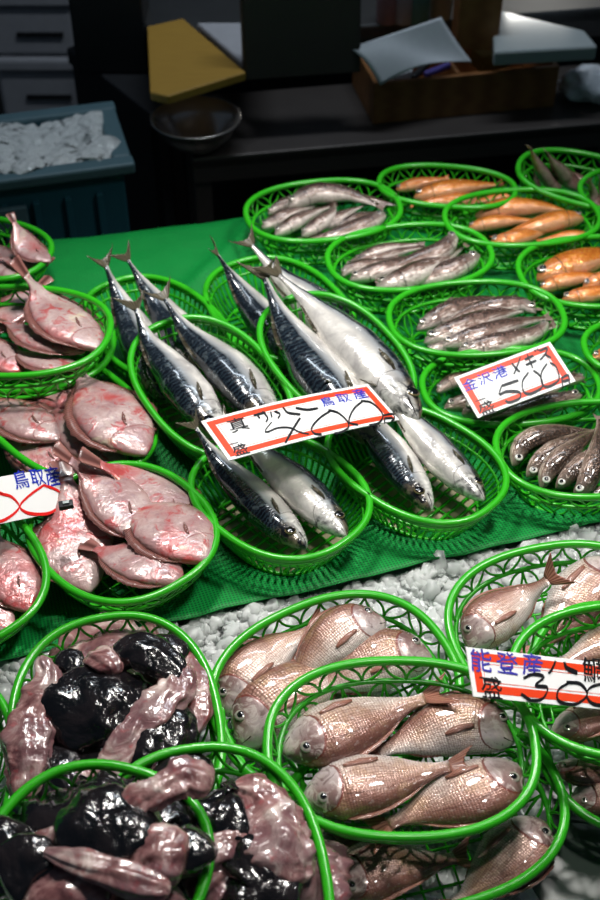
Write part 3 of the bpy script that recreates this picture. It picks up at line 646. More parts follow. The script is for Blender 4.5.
# basket G1
monk('large black-skinned monkfish piece filling the middle of the upper left basket',[
 ('skin',[(55,745,.778),(80,715,.785),(115,690,.785),(135,672,.778)],[.022,.036,.034,.022],.55,.30),
 ('flesh',[(86,792,.775),(110,760,.788),(138,722,.796),(170,690,.796),(176,668,.790)],[.011,.014,.016,.017,.013],.6,.45)])
monk('black monkfish skin arched over the top of the upper left basket',[
 ('skin',[(112,665,.795),(130,652,.802),(155,655,.802),(175,672,.797),(184,692,.790)],[.012,.014,.015,.013,.010],.7,.25),
 ('flesh',[(95,652,.795),(103,659,.803),(112,668,.803),(114,676,.799)],[.010,.012,.011,.007],.7,.2),
 ('flap',[(182,664,.795),(184,680,.797),(180,698,.793)],[.006,.008,.006],.6,.3)])
monk('pink folded monkfish flap standing along the left of the upper left basket',[
 ('flesh',[(42,655,.805),(48,680,.800),(33,715,.792),(28,760,.786),(22,800,.780)],[.012,.014,.016,.017,.014],.7,.5),
 ('skin',[(62,672,.792),(70,662,.792),(85,660,.790)],[.008,.012,.008],.6,.25)])
monk('black monkfish skin at the lower right of the upper left basket',[
 ('skin',[(118,775,.775),(140,745,.782),(165,718,.784),(182,700,.780)],[.022,.030,.027,.016],.6,.30),
 ('flesh',[(60,800,.770),(75,780,.775),(88,765,.778)],[.015,.018,.012],.6,.4)])
monk('black glossy monkfish lump low in the upper left basket',[
 ('skin',[(35,800,.765),(60,780,.770),(90,770,.770)],[.025,.03,.02],.5,.3),('flesh',[(150,790,.765),(175,765,.768),(188,735,.77)],[.012,.015,.01],.6,.4)])
monk('torn pale monkfish flap along the right wall of the upper left basket',[
 ('flesh',[(190,650,.780),(196,680,.782),(192,715,.780),(180,745,.775)],[.008,.012,.012,.008],.5,.45),
 ('skin',[(150,640,.785),(165,645,.790),(188,655,.785)],[.010,.012,.008],.5,.3)])
monk('dark mauve monkfish belly spread over the bottom of the upper left basket',[
 ('flesh',[(60,720,.752),(100,700,.755),(150,700,.755),(185,700,.752)],[.055,.075,.075,.05],.28,.25),
 ('skin',[(40,780,.755),(80,770,.760),(130,770,.760),(180,760,.755)],[.03,.045,.045,.03],.4,.25)])
# G2
monk('dark monkfish mass at the bottom of the bottom basket under the strips',[
 ('skin',[(200,800,.795),(215,840,.798),(235,890,.798)],[.05,.07,.06],.4,.28),
 ('flesh',[(265,830,.800),(285,870,.800),(280,920,.80)],[.03,.045,.03],.5,.35)])
monk('dark monkfish mass at the bottom of the corner basket',[
 ('skin',[(20,900,.845),(80,870,.850),(140,860,.850),(180,880,.845)],[.04,.06,.06,.03],.4,.28),
 ('flesh',[(90,930,.86),(150,920,.865),(190,910,.86)],[.03,.035,.02],.5,.35)])
monk('black monkfish piece with pink end at the centre of the bottom basket',[
 ('skin',[(205,800,.840),(220,815,.842),(245,812,.838)],[.020,.025,.018],.7,.3),
 ('flesh',[(235,782,.840),(262,800,.842),(285,845,.838),(300,885,.832)],[.013,.020,.022,.018],.65,.5)])
monk('pink and dark monkfish strip across the bottom basket',[
 ('flesh',[(165,835,.842),(195,850,.845),(232,842,.842),(262,850,.838)],[.012,.017,.015,.010],.7,.45),
 ('skin',[(225,875,.835),(250,850,.840),(268,835,.838)],[.024,.022,.012],.6,.3)])
monk('red-brown monkfish scrap at the lower edge of the bottom basket',[
 ('flesh',[(190,900,.825),(215,880,.832),(235,862,.832)],[.018,.018,.012],.6,.45),
 ('skin',[(220,905,.825),(260,892,.830),(300,905,.825)],[.02,.026,.02],.6,.3)])
monk('small black monkfish lump at the back of the bottom basket',[
 ('skin',[(150,790,.82),(185,775,.825),(215,770,.825)],[.014,.018,.012],.6,.3),('flesh',[(120,800,.82),(145,785,.825)],[.01,.008],.7,.4)])
# G3
monk('monkfish piece with black skin dome in the bottom left corner basket',[
 ('skin',[(55,850,.885),(90,835,.895),(130,825,.895),(160,815,.89)],[.018,.026,.026,.016],.65,.3),
 ('flesh',[(115,815,.900),(150,795,.905),(185,778,.905),(212,788,.900)],[.008,.013,.016,.013],.7,.4)])
monk('pale monkfish roll lying on top in the bottom left corner basket',[
 ('flesh',[(40,850,.900),(80,862,.905),(120,875,.905),(170,893,.900)],[.004,.008,.011,.012],.75,.2),
 ('skin',[(0,880,.885),(30,862,.892),(55,858,.895)],[.02,.018,.012],.6,.25),
 ('flap',[(20,905,.882),(70,895,.888),(110,905,.882)],[.02,.022,.018],.5,.35)])
monk('pink fleshy monkfish knob right of the black dome',[
 ('flesh',[(130,870,.892),(155,858,.898),(185,868,.892)],[.012,.018,.014],.8,.4),
 ('skin',[(170,840,.885),(190,850,.886),(200,870,.882)],[.012,.014,.01],.7,.3)])
monk('dark monkfish piece at the rim of the bottom left corner basket',[
 ('skin',[(-30,880,.86),(0,860,.868),(40,845,.872)],[.02,.025,.015],.6,.3),('flesh',[(5,858,.878),(40,840,.884),(75,822,.884)],[.004,.006,.004],.6,.3)])
# ------------------------------------------------------------------ signs
def rectpose(px,zc):
    "place of a flat rectangular card (centre, axes, width, height) seen at four corners, lying about height zc"
    import itertools
    def rod(w):
        th=np.linalg.norm(w)+1e-12;k=w/th;K=np.array([[0,-k[2],k[1]],[k[2],0,-k[0]],[-k[1],k[0],0]]);return np.eye(3)+math.sin(th)*K+(1-math.cos(th))*K@K
    c=np.mean(px,axis=0); C0=np.array(P(c[0],c[1],zc)); tr=np.array(P(*px[1],zc))-np.array(P(*px[0],zc)); a0=math.atan2(tr[1],tr[0])
    W0=np.linalg.norm(tr);H0=np.linalg.norm(np.array(P(*px[3],zc))-np.array(P(*px[0],zc)))
    def res(p):
        C=p[:3];Rm=rod(p[3:6])@rod(np.array([0,0,a0]));W,Hh=p[6],p[7];r=[]
        for (sx,sy),(x,y) in zip(((-.5,.5),(.5,.5),(.5,-.5),(-.5,-.5)),px):
            X=C+Rm@np.array([sx*W,sy*Hh,0]); d=X-np.array([0,0,CAMH]); f=d[1]*CP-d[2]*SP; up=d[1]*SP+d[2]*CP
            r+=[(300+FPX*d[0]/f-x)/.6,(450-FPX*up/f-y)/.6]
        return np.array(r+[(C[2]-zc)/.002]+list(p[3:6]/1.0))
    p=np.array([*C0,0,0,0,W0,H0]);lam=1.;r=res(p);e=r@r
    for it in range(200):
        J=np.array([(res(p+np.eye(8)[i]*1e-6)-r)/1e-6 for i in range(8)]).T
        q=p-np.linalg.solve(J.T@J+lam*np.diag(np.diag(J.T@J)+1e-9),J.T@r);r2=res(q);e2=r2@r2
        if e2<e:p,r,e=q,r2,e2;lam/=3
        else:
            lam*=3
            if lam>1e9:break
    Rm=rod(p[3:6])@rod(np.array([0,0,a0])); print('SIGN',p[:3],'rot',np.degrees(p[3:6]),'W,H',p[6:],'err',e)
    return p[:3],Rm,p[6],p[7]
def glyph2d(ch):
    c=bpy.data.curves.new('t','FONT'); c.body=ch; c.size=1; c.resolution_u=3; c.offset=.006; c.fill_mode='FRONT'
    o=bpy.data.objects.new('t',c); col.objects.link(o); dg=bpy.context.evaluated_depsgraph_get(); me=o.evaluated_get(dg).to_mesh()
    v=[(p.co.x,p.co.y) for p in me.vertices]; f=[tuple(p.vertices) for p in me.polygons]; o.evaluated_get(dg).to_mesh_clear()
    bpy.data.objects.remove(o); bpy.data.curves.remove(c)
    if v:
        xs=[a for a,b in v];ys=[b for a,b in v];cx=(max(xs)+min(xs))/2;cy=(max(ys)+min(ys))/2; s=max(max(xs)-min(xs),max(ys)-min(ys)); v=[((a-cx)/s,(b-cy)/s) for a,b in v]
    return v,f
class Sign:
    def __init__(s,px,zc,label,bow=.0,frame=True):
        C,Rm,W,H=rectpose(px,zc); s.W,s.H,s.bow=W,H,bow
        s.C=np.array(C);s.Rm=Rm
        s.root=empty('price_sign',C); s.root.rotation_euler=Matrix(Rm.tolist()).to_euler(); tag(s.root,label,'price sign')
        mb=MB();vs=[];nx=24
        for z in (0,-.0012):
            for i in range(nx+1):
                x=-W/2+W*i/nx
                for y in (H/2,-H/2): vs.append((x,y,s.z(x)+z))
        k=2*(nx+1); fs=[]
        for i in range(nx): a=2*i; fs+=[(a,a+1,a+3,a+2),(k+a,k+a+2,k+a+3,k+a+1),(a,a+2,k+a+2,k+a),(a+1,k+a+1,k+a+3,a+3)]
        fs+=[(0,k,k+1,1),(2*nx,2*nx+1,k+2*nx+1,k+2*nx)]
        mb.add(vs,fs); mb.build('card',M_card,s.root,smooth=False)
        if frame:
            mb=MB(); m0,m1=.0045,.0125
            s.ring(mb,m0,m1,.0003); s.ring(mb,.0148,.0153,.0003); mb.build('red_border',M_red,s.root,smooth=False)
    def z(s,x): return s.bow*math.cos(PI*x/s.W)
    def ring(s,mb,a,b,z):
        W,H=s.W/2,s.H/2; n=20
        for (x0,x1,y0,y1) in ((-W+a,W-a,H-b,H-a),(-W+a,W-a,-H+a,-H+b),(-W+a,-W+b,-H+b,H-b),(W-b,W-a,-H+b,H-b)):
            vs=[];fs=[]
            for i in range(n+1):
                x=x0+(x1-x0)*i/n; vs+=[(x,y0,s.z(x)+z),(x,y1,s.z(x)+z)]
            for i in range(n): fs.append((2*i,2*i+2,2*i+3,2*i+1))
            mb.add(vs,fs)
    def uv(s,x,y):
        O=np.array([0,0,CAMH]); d=np.array(P(x,y,.5))-O; N=s.Rm[:,2]; X=O+d*(((s.C-O)@N)/(d@N)); l=s.Rm.T@(X-s.C); return l[0],l[1]
    def strokes(s,name,mat,lst,o,sc_,w=.0016,z=.0007):
        mb=MB()
        for st in lst:
            ww=w*1.9
            if isinstance(st,tuple) and not isinstance(st[0],tuple): pass
            if isinstance(st,dict): ww=st['w']*1.6;st=st['p']
            pts=[s.uv(o[0]+x/sc_,o[1]+y/sc_) for x,y in st]
            if len(pts)==2: pts=[pts[0],((pts[0][0]+pts[1][0])/2,(pts[0][1]+pts[1][1])/2),pts[1]]
            C,L=catmull_raw([Vector((*p,0)) for p in pts],max(8,int(len(pts)*7))); n=len(C); vs=[];fs=[]
            for i in range(n):
                T=(C[min(i+1,n-1)]-C[max(i-1,0)]).normalized(); N=Vector((-T.y,T.x,0)); q=i/(n-1)
                k=ww*(.62+.38*math.cos(2*math.atan2(T.y,T.x)+.9))*(.7+.3*math.sin(PI*q)**.3)+ww*.18
                for sg in (1,-1):
                    p=C[i]+N*sg*k*.5; vs.append((p.x,p.y,s.z(p.x)+z))
            for i in range(n-1): fs.append((2*i,2*i+1,2*i+3,2*i+2))
            mb.add(vs,fs)
        mb.build(name,mat,s.root,smooth=False)
    def glyphs(s,name,mat,lst,o,sc_,ang=0,z=.0006):
        "lst: (char, centre x, centre y, size) in crop pixels; ang = slope of the writing in the picture plane of the card"
        for ch,x,y,size in lst:
            mb=MB()
            v,f=glyph2d(ch); c=s.uv(o[0]+x/sc_,o[1]+y/sc_); e=s.uv(o[0]+(x+size)/sc_,o[1]+y/sc_); L=math.hypot(e[0]-c[0],e[1]-c[1])*1.06
            ca,sa=math.cos(ang),math.sin(ang); vs=[]
            for a,b in v:
                a2=a+.12*b+.02*math.sin(b*9); b2=b+.03*math.sin(a*8); X=c[0]+L*(a2*ca-b2*sa);Y=c[1]+L*(a2*sa+b2*ca); vs.append((X,Y,s.z(X)+z))
            mb.add(vs,f); mb.build(name,mat,s.root,smooth=False)
def catmull_raw(pts,n):
    e=[pts[0]*2-pts[1]]+pts+[pts[-1]*2-pts[-2]]; out=[]
    for i in range(1,len(e)-2):
        for k in range(12):
            t=k/12;a,b,c,d=e[i-1:i+3]; out.append(.5*((2*b)+(c-a)*t+(2*a-5*b+4*c-d)*t*t+(3*b-a-3*c+d)*t**3))
    out.append(e[-2]); L=[0]
    for i in range(1,len(out)): L.append(L[-1]+(out[i]-out[i-1]).length)
    A=np.array([tuple(p) for p in out]); q=np.linspace(0,1,n)*L[-1]
    return [Vector([float(np.interp(x,L,A[:,k])) for k in range(3)]) for x in q],L[-1]
s=Sign([(200.6,422.3),(368,382.7),(399,420.8),(229,459.4)],.835,'long white sign with red border reading 400 yen across the mackerel baskets',bow=.004)
s.strokes('black_lettering',M_ink,[{'p':[(437,283),(400,330),(415,338),(470,318),(540,318),(600,345),(650,355)],'w':.0018},{'p':[(598,262),(555,330),(514,403)],'w':.0034},
  [(335,245),(400,228)],[(350,238),(368,262)],[(383,222),(412,258),(404,284)],[(430,225),(437,258)],[(452,222),(482,240),(472,264)],[(500,200),(530,232),(600,242)],[(572,205),(640,215),(700,205)]],(195,375),5.714,.0022)
s.strokes('zeros',M_ink,[[(225,205),(160,250),(115,305),(130,335),(170,340)],[(205,205),(260,220),(310,265),(315,300),(280,325),(240,335)],[(400,145),(350,190),(322,245),(325,275),(370,283)],[(385,148),(440,155),(490,195),(505,235),(480,270),(430,285)],
  [(508,225),(560,215),(568,240),(552,258)],[(515,235),(515,275)],[(515,242),(560,236)]],(290,375),5.4545,.0022)
s.glyphs('black_character',M_ink,[('真',243,292,110),('盛',258,432,85),('一',222,396,50)],(195,375),5.714,.0)
s.glyphs('blue_character',M_blink,[('鳥',200,158,72),('取',290,135,72),('産',378,108,78)],(290,375),5.4545,.0)
s=Sign([(453.9,379.4),(550,339.8),(575.7,383),(478,416)],.795,'white sign with red border reading 500 yen on the basket of thin fish')
s.strokes('black_lettering',M_ink,[[(285,130),(300,150),(322,172)],[(325,103),(312,140),(295,182)],[(345,115),(385,95)],[(350,140),(398,118)],[(355,88),(368,120),(382,155)],[(390,68),(396,80)],[(401,63),(408,75)],[(412,76),(447,62),(440,88),(415,118)],[(438,88),(466,108)],
  [(315,210),(238,236)],[(238,236),(228,275),(262,262),(318,265),(322,292),(275,312),(255,304)],[(362,173),(335,215),(340,262),(372,272),(425,240),(415,190),(385,165)],[(447,133),(422,175),(425,225),(452,240),(502,207),(490,150),(462,128)],
  [(515,195),(520,240)],[(515,200),(545,188),(552,228)],[(520,216),(548,208)]],(450,335),4.615,.0022)
s.glyphs('black_character',M_ink,[('盛',168,338,72),('一',140,300,48)],(450,335),4.615)
s.glyphs('blue_character',M_blink,[('金',90,228,66),('沢',160,200,62),('港',230,172,66)],(450,335),4.615)
s=Sign([(464.7,647.5),(655,668),(664,716.5),(474.5,695.5)],.845,'white sign with red border reading 300 yen over the bream baskets')
s.strokes('black_lettering',M_ink,[[(270,165),(312,148),(358,160),(322,195),(372,205),(355,250),(305,260),(260,232)],[(468,183),(420,215),(422,262),(488,277),(543,238),(515,190),(455,182)],[(630,183),(560,203),(542,240),(570,275),(640,280),(695,245),(670,195),(610,183)],{'p':[(408,90),(395,122),(378,146)],'w':.003},{'p':[(445,95),(458,122),(502,142)],'w':.003}],(460,640),4.286,.0019)
s.glyphs('black_character',M_ink,[('鯛',572,130,92),('盛',135,206,80),('一',115,166,60),('円',760,250,60)],(460,640),4.286)
s.glyphs('violet_character',M_vio,[('能',88,88,84),('登',200,100,84),('産',308,106,84)],(460,640),4.286)
s=Sign([(-75,489),(54,468),(71,509),(-58,536)],.815,'white sign with blue lettering and red zeros at the left edge',frame=False)
s.strokes('red_lettering',M_rink,[[(325,190),(220,265),(150,340),(180,387),(270,408),(370,398),(450,345),(473,290),(430,230),(322,188)],[(0,255),(80,275),(138,335),(130,375),(60,435),(-20,465),(-120,460),(-180,420),(-120,310),(-20,250),(20,255)]],(0,460),7.5,.0019)
s.glyphs('blue_character',M_blink,[('鳥',155,147,108),('取',280,130,100),('産',392,122,112)],(0,460),7.5)
sleft=s
cl=MB(); c=P(66,505,.822); Rz=Matrix.Rotation(.25,3,'Z'); cl.box((0,0,0),(.016,.010,.006)); cl.box((0.001,0,.0035),(.006,.007,.0015))
o=cl.build('sign_clip',M_dark,bevel=.0012); o.location=c; o.rotation_euler=(0,0,.25); tag(o,'small black clip on the corner of the blue and red sign','clip')
mb=MB(); mb.box((0.0005,-.0005,.0047),(.007,.004,.0012)); mb.build('clip_tab',M_wplas,o,smooth=False)
# ------------------------------------------------------------------ net cloth, table, ice
ZC=.704
FL,FR=P(0,648,ZC),P(600,510,ZC); fd=(FR-FL).normalized(); BLc,BRc=P(60,236,ZC),P(245,214,ZC); bd=(BRc-BLc).normalized()
def front(s_): return FL+fd*s_
def back(s_): 
    # point of the back edge straight behind front(s_)
    n=Vector((-fd.y,fd.x,0)); p=front(s_); d=BLc-p; den=n.x*bd.y-n.y*bd.x; t=(d.x*bd.y-d.y*bd.x)/den; return p+n*t
mb=MB();vs=[];uv=[];ns,nt=150,120
for i in range(ns+1):
    s_=-.75+2.2*i/ns; a=front(s_); b=back(s_); Lb=(b-a).length
    for j in range(nt+1):
        q=j/nt; d=-.03+(Lb+.16)*q; p=a+(b-a).normalized()*d; z=ZC
        z+=.0035*noise.noise(Vector((p.x*9,p.y*9,0)))+.0018*noise.noise(Vector((p.x*28,p.y*28,3)))
        k=math.exp(-((p.x-p.y*.55+1.02)/.018)**2)*.012*min(1,max(0,(p.y-1.35)*5)); z+=k
        if d<.05: z+=.004*noise.noise(Vector((s_*25,2,0)))+.009*(.05-d)/.05
        dd=d-Lb
        if dd>-.03: 
            e=dd+.03; z-=.0 if e<=0 else (.06*(1-math.cos(min(1.4,e/.06))) + max(0,e-.084)*.9)
            if e>.05: p-= (b-a).normalized()*max(0,(e-.05)*.75)
        vs.append((p.x,p.y,z)); uv.append((s_,d))
fs=[(i*(nt+1)+j,(i+1)*(nt+1)+j,(i+1)*(nt+1)+j+1,i*(nt+1)+j+1) for i in range(ns) for j in range(nt)]
mb.add(vs,fs,uv); o=mb.build('net_cloth',M_net); md=o.modifiers.new('thick','SOLIDIFY'); md.thickness=.0012; md.offset=-1
tag(o,'green woven net cloth spread over the stall table','cloth')
# stall table body under cloth and ice
a0,a1=front(-.75),front(1.45); b0,b1=back(-.75),back(1.45); nb=Vector((-fd.y,fd.x,0))
mb=MB(); q=[a0-nb*.62,a1-nb*.62,b1-nb*.06,b0-nb*.06]; q=[Vector((v.x,v.y,.672)) for v in q]; mb.slab(q,.05)
tb=empty('stall_table',(0,.9,0)); tag(tb,'dark stall table carrying the net cloth and ice','table')
shift(mb,(0,.9,0)).build('table_top',M_tablecol,tb,smooth=False)
for v in q:
    c=Vector((0,1.1,0)); w=v+(c-v)*.06; mb=MB(); mb.box((w.x,w.y-.9,.311),(.06,.06,.622)); mb.build('leg',M_tablecol,tb,smooth=False)
# ice bed
mb=MB();vs=[];ns,nt=170,90
def icez(p): return .699+.010*noise.noise(Vector((p.x*11,p.y*11,5)))+.006*noise.noise(Vector((p.x*34,p.y*34,9)))
for i in range(ns+1):
    s_=-.75+2.2*i/ns
    for j in range(nt+1):
        d=.03-.62*j/nt; p=front(s_)+nb*d; z=icez(p)-(.020 if d>-.024 else 0)-(.02 if p.x>.22 and p.y<.72 else 0); vs.append((p.x,p.y,z))
fs=[(i*(nt+1)+j,i*(nt+1)+j+1,(i+1)*(nt+1)+j+1,(i+1)*(nt+1)+j) for i in range(ns) for j in range(nt)]
mb.add(vs,fs); ib=mb.build('ice_bed',M_icebed); md=ib.modifiers.new('thick','SOLIDIFY'); md.thickness=.018
tag(ib,'packed ice layer under the front baskets','ice',kind='stuff')
# crushed ice lumps: uncountable
rng=random.Random(3); mb=MB()
base_bm=bmesh.new(); bmesh.ops.create_icosphere(base_bm,subdivisions=2,radius=1); IV=[v.co.copy() for v in base_bm.verts]; IFc=[tuple(v.index for v in f.verts) for f in base_bm.faces]; base_bm.free()
def lumpice(c,r):
    q=Vector((rng.uniform(0,50),)*3); sx,sy,sz=rng.uniform(.8,1.3),rng.uniform(.8,1.3),rng.uniform(.55,1.); R_=Matrix.Rotation(rng.uniform(0,6.28),3,Vector((rng.uniform(-1,1),rng.uniform(-1,1),rng.uniform(-1,1)+.01)).normalized())
    vs=[]
    for v in IV:
        k=1+.7*noise.noise(v*1.3+q)+.3*noise.noise(v*3.1+q); w=Vector((v.x*sx,v.y*sy,v.z*sz))*k*r
        vs.append(c+R_@w)
    mb.add(vs,IFc)
cnt=0
while cnt<11000:
    s_=rng.uniform(-.55,.95); d=-.55*rng.random()**1.4-.027; p=front(s_)+nb*d
    if not(-.5<p.x<.62 and p.y>.42): continue
    if p.x>.20 and p.y<.70 and rng.random()<.93: cnt+=1; continue
    r=.0025+.0095*rng.random()**4+(.0015 if d>-.08 else 0)
    p.z=icez(p)-r*.1+(.006 if -.07<d<-.03 else 0)*rng.random()-(.016 if p.x>.22 and p.y<.72 else 0); lumpice(p,r); cnt+=1
o=mb.build('crushed_ice',M_ice); tag(o,'clear crushed ice lumps heaped in front of the net cloth','ice',kind='stuff')
mb=MB();vs=[];n=24; W0=Vector((.205,.42,.6925))
for i in range(n+1):
    for j in range(n+1): vs.append((W0.x+.34*i/n+.01*math.sin(j*.9),W0.y+.30*j/n+.008*math.sin(i*1.3),W0.z))
fs=[(i*(n+1)+j,(i+1)*(n+1)+j,(i+1)*(n+1)+j+1,i*(n+1)+j+1) for i in range(n) for j in range(n)]
mb.add(vs,fs); o=mb.build('melt_water',M_water); md=o.modifiers.new('t','SOLIDIFY'); md.thickness=.004; md.offset=-1; tag(o,'dark pool of melt water beside the lower right bream baskets','water',kind='stuff')
# ------------------------------------------------------------------ background
def box8(mb,quad,h): mb.slab(quad,h)
F=MB(); F.slab([(-6,-1.5,0),(6,-1.5,0),(6,8.2,0),(-6,8.2,0)],.05); o=F.build('floor',M_floor,smooth=False); o['kind']='structure'
F=MB(); F.slab([(-6,8,3.2),(6,8,3.2),(6,8.1,3.2),(-6,8.1,3.2)],3.2); o=F.build('wall_back',M_wall,smooth=False); o['kind']='structure'
# teal crate with ice
def quad(pts,z): return [P(x,y,z) for x,y in pts]
zc=.65
tr=P(112,107,zc); br_=P(123,163,zc); fl_=P(-20,182,zc)
e1=(fl_-br_).normalized(); 
e2=Vector((-e1.y,e1.x,0)); e2=e2 if e2.dot(tr-br_)>0 else -e2; Dp=(tr-br_).dot(e2); Wd=.62; H_=.34
croot=empty('ice_crate',br_+e1*Wd/2+e2*Dp/2-Vector((0,0,H_))); ang=math.atan2(-e1.y,-e1.x); croot.rotation_euler=(0,0,ang)
tag(croot,'teal plastic crate filled with crushed ice behind the stall at left','crate')
mb=MB(); t_=.018; hw,hd=Wd/2,Dp/2
for (cx,cy,dx,dy) in ((0,-hd+t_/2,Wd,t_),(0,hd-t_/2,Wd,t_),(-hw+t_/2,0,t_,Dp-2*t_),(hw-t_/2,0,t_,Dp-2*t_)): mb.box((cx,cy,H_/2),(dx,dy,H_))
mb.box((0,0,.01),(Wd-2*t_,Dp-2*t_,.02)); mb.build('crate_body',M_blue,croot,smooth=False,bevel=.004)
mb=MB()
for (cx,cy,dx,dy) in ((0,-hd,Wd+.04,.035),(0,hd,Wd+.04,.035),(-hw,0,.035,Dp-.03),(hw,0,.035,Dp-.03)): mb.box((cx,cy,H_-.005),(dx,dy,.022))
mb.build('crate_rim',M_blued,croot,smooth=False,bevel=.005)
mb=MB()
for k in range(10): mb.box((-hw+.05+k*(Wd-.1)/9,-hd-.006,H_*.45),(.012,.014,H_*.8))
mb.box((0,-hd-.006,H_*.3),(Wd-.02,.013,.014)); mb.build('side_ribs',M_blue,croot,smooth=False,bevel=.002)
mb=MB(); mb.box((hw*.15,-hd-.016,H_-.075),(.16,.012,.05)); mb.build('handle_plate',M_blued,croot,smooth=False,bevel=.003)
mb=MB(); mb.box((hw*.15,-hd-.014,H_-.15),(.12,.010,.06)); mb.build('handle_hole',M_dark,croot,smooth=False,bevel=.003)
mb=MB();vs=[];n=110
for i in range(n+1):
    for j in range(n+1):
        x=-hw+t_+(Wd-2*t_)*i/n;y=-hd+t_+(Dp-2*t_)*j/n; vs.append((x,y,.014*noise.noise(Vector((x*7,y*7,0)))+.014*noise.noise(Vector((x*38,y*38,0)))+.006*noise.noise(Vector((x*90,y*90,0)))-.008*(y/hd)))
fs=[(i*(n+1)+j,(i+1)*(n+1)+j,(i+1)*(n+1)+j+1,i*(n+1)+j+1) for i in range(n) for j in range(n)]
mb.add(vs,fs); o=mb.build('crate_ice',M_icebed); md=o.modifiers.new('t','SOLIDIFY'); md.thickness=.05; md.offset=-1; o.rotation_euler=(0,0,ang); o.location=croot.location+Vector((0,0,H_-.05)); tag(o,'heap of crushed ice inside the teal crate','ice',kind='stuff')
mb=MB(); mb.box((0,0,.153),(Wd*.98,Dp*.98,.305)); 
o=mb.build('empty_crate',M_blue,smooth=False,bevel=.006); o.location=(croot.location.x,croot.location.y,.0); o.rotation_euler=(0,0,ang); tag(o,'lower teal crate that the ice crate is stacked on','crate')
croot.location.z=.31; 
for o_ in list(col.objects):
    if o_.name=='crate_ice': o_.location.z=.31+H_-.045
# foam boxes at far left
zf=.62; b0_=P(8,105,.25); wfx=(P(84,100,.25)-P(4,104,.25)).length
for k,lab in enumerate(('lowest grey foam box in the stack behind the teal crate','middle grey foam box in the stack behind the teal crate','second highest grey foam box in the far left stack','topmost grey foam box with a dark gap below its lid')):
    hh=.17; r_=empty('foam_box',(b0_.x+wfx/2-.03,b0_.y+.28,k*(hh+.004))); tag(r_,lab,'box','grey foam boxes stacked at the far left')
    mb=MB(); mb.box((0,0,hh*.38),(wfx*1.05,.40,hh*.76)); mb.build('box_body',M_foam,r_,smooth=False,bevel=.01)
    mb=MB(); mb.box((0,0,hh*.885),(wfx*1.09,.42,hh*.23)); mb.build('box_lid',M_foam,r_,smooth=False,bevel=.01)
    mb=MB(); mb.box((.02,-.203,hh*.35),(.12,.006,.012)); mb.build('grip_recess',M_dark,r_,smooth=False)
# dark counter with pillar, left of the bench
zk=.60
kq=quad([(66,48),(140,20),(205,112),(150,116)],zk)
kq=[P(150,113,zk),P(158,110,zk),P(148,14,zk),P(66,48,zk)]
mb=MB(); mb.slab(kq,.035); kr=empty('dark_counter',(kq[0]+kq[2])*.5*1.0); kr.location.z=0; tag(kr,'black counter end between the teal crate and the bench','counter')
shift(mb,kr.location).build('counter_top',M_dark,kr,smooth=False,bevel=.004)
mb=MB(); cc=sum(kq,Vector())/4; mb.slab([Vector((*(cc+(v-cc)*.93).xy,zk-.037)) for v in kq],zk-.037-.01); shift(mb,kr.location).build('counter_side',M_dsteel if 0 else M_dark,kr,smooth=False)
pc=P(112,68,zk); mb=MB(); mb.box((pc.x,pc.y+.10,1.05+zk/2+.33),(.135,.10,1.45+.66-zk+.0)); o=mb.build('pillar',M_dark,smooth=False,bevel=.005)
lo=Vector((pc.x,pc.y+.10,zk+.0)); shift(mb,(0,0,0)); tag(o,'black upright pillar rising from the dark counter','pillar')
bpy.data.objects.remove(o); mb=MB(); mb.box((.005,0,.75),(.15,.12,1.50)); o=mb.build('pillar',M_dark,smooth=False,bevel=.005); o.location=(pc.x,pc.y+.03,zk+.001); tag(o,'black upright pillar rising from the dark counter','pillar')
# steel bench (low shelf) and raised back counter
zb=.58
A=P(192,159,zb); Bp=P(610,122,zb); u_=(Bp-A).normalized(); v_=Vector((-u_.y,u_.x,0)); 
dep=.26
bench=empty('steel_bench',A+u_*.7+v_*dep/2); bench.location.z=0; bench.rotation_euler=(0,0,math.atan2(u_.y,u_.x)); tag(bench,'low dark steel bench holding the bowl and the wooden box','bench')
LB=1.9; ox=-.7
mb=MB(); mb.box((LB/2-.7-.0,0,zb-.0125),(LB,dep,.025)); mb.box((LB/2-.7,-dep/2+.006,zb-.03),(LB,.012,.05)); mb.build('bench_top',M_dsteel,bench,smooth=False,bevel=.003)
for x in (-.68,.25,1.15):
    for y in (-dep/2+.03,dep/2-.03): mb=MB(); mb.box((x,y,(zb-.025)/2),(.035,.035,zb-.026)); mb.build('leg',M_dsteel,bench,smooth=False,bevel=.003)
mb=MB(); mb.box((LB/2-.7,0,.18),(LB-.06,.04,.03)); mb.build('stretcher',M_dsteel,bench,smooth=False,bevel=.003)
zr=.70; cn=empty('steel_counter',A+u_*.7+v_*(dep+.36)); cn.location.z=0; cn.rotation_euler=bench.rotation_euler; tag(cn,'higher steel counter behind the low bench carrying the boards','counter')
mb=MB(); mb.box((LB/2-.72,0,zr-.015),(LB+.06,.70,.03)); mb.box((LB/2-.72,-.345,zr-.035),(LB+.06,.01,.06)); mb.build('counter_top',M_steel,cn,smooth=False,bevel=.003)
for x in (-.70,.3,1.15):
    for y in (-.30,.30): mb=MB(); mb.box((x,y,(zr-.03)/2),(.04,.04,zr-.032)); mb.build('leg',M_dsteel,cn,smooth=False)
mb=MB(); mb.box((LB/2-.72,.34,.36),(LB,.01,.62)); mb.build('back_panel',M_dark,cn,smooth=False)
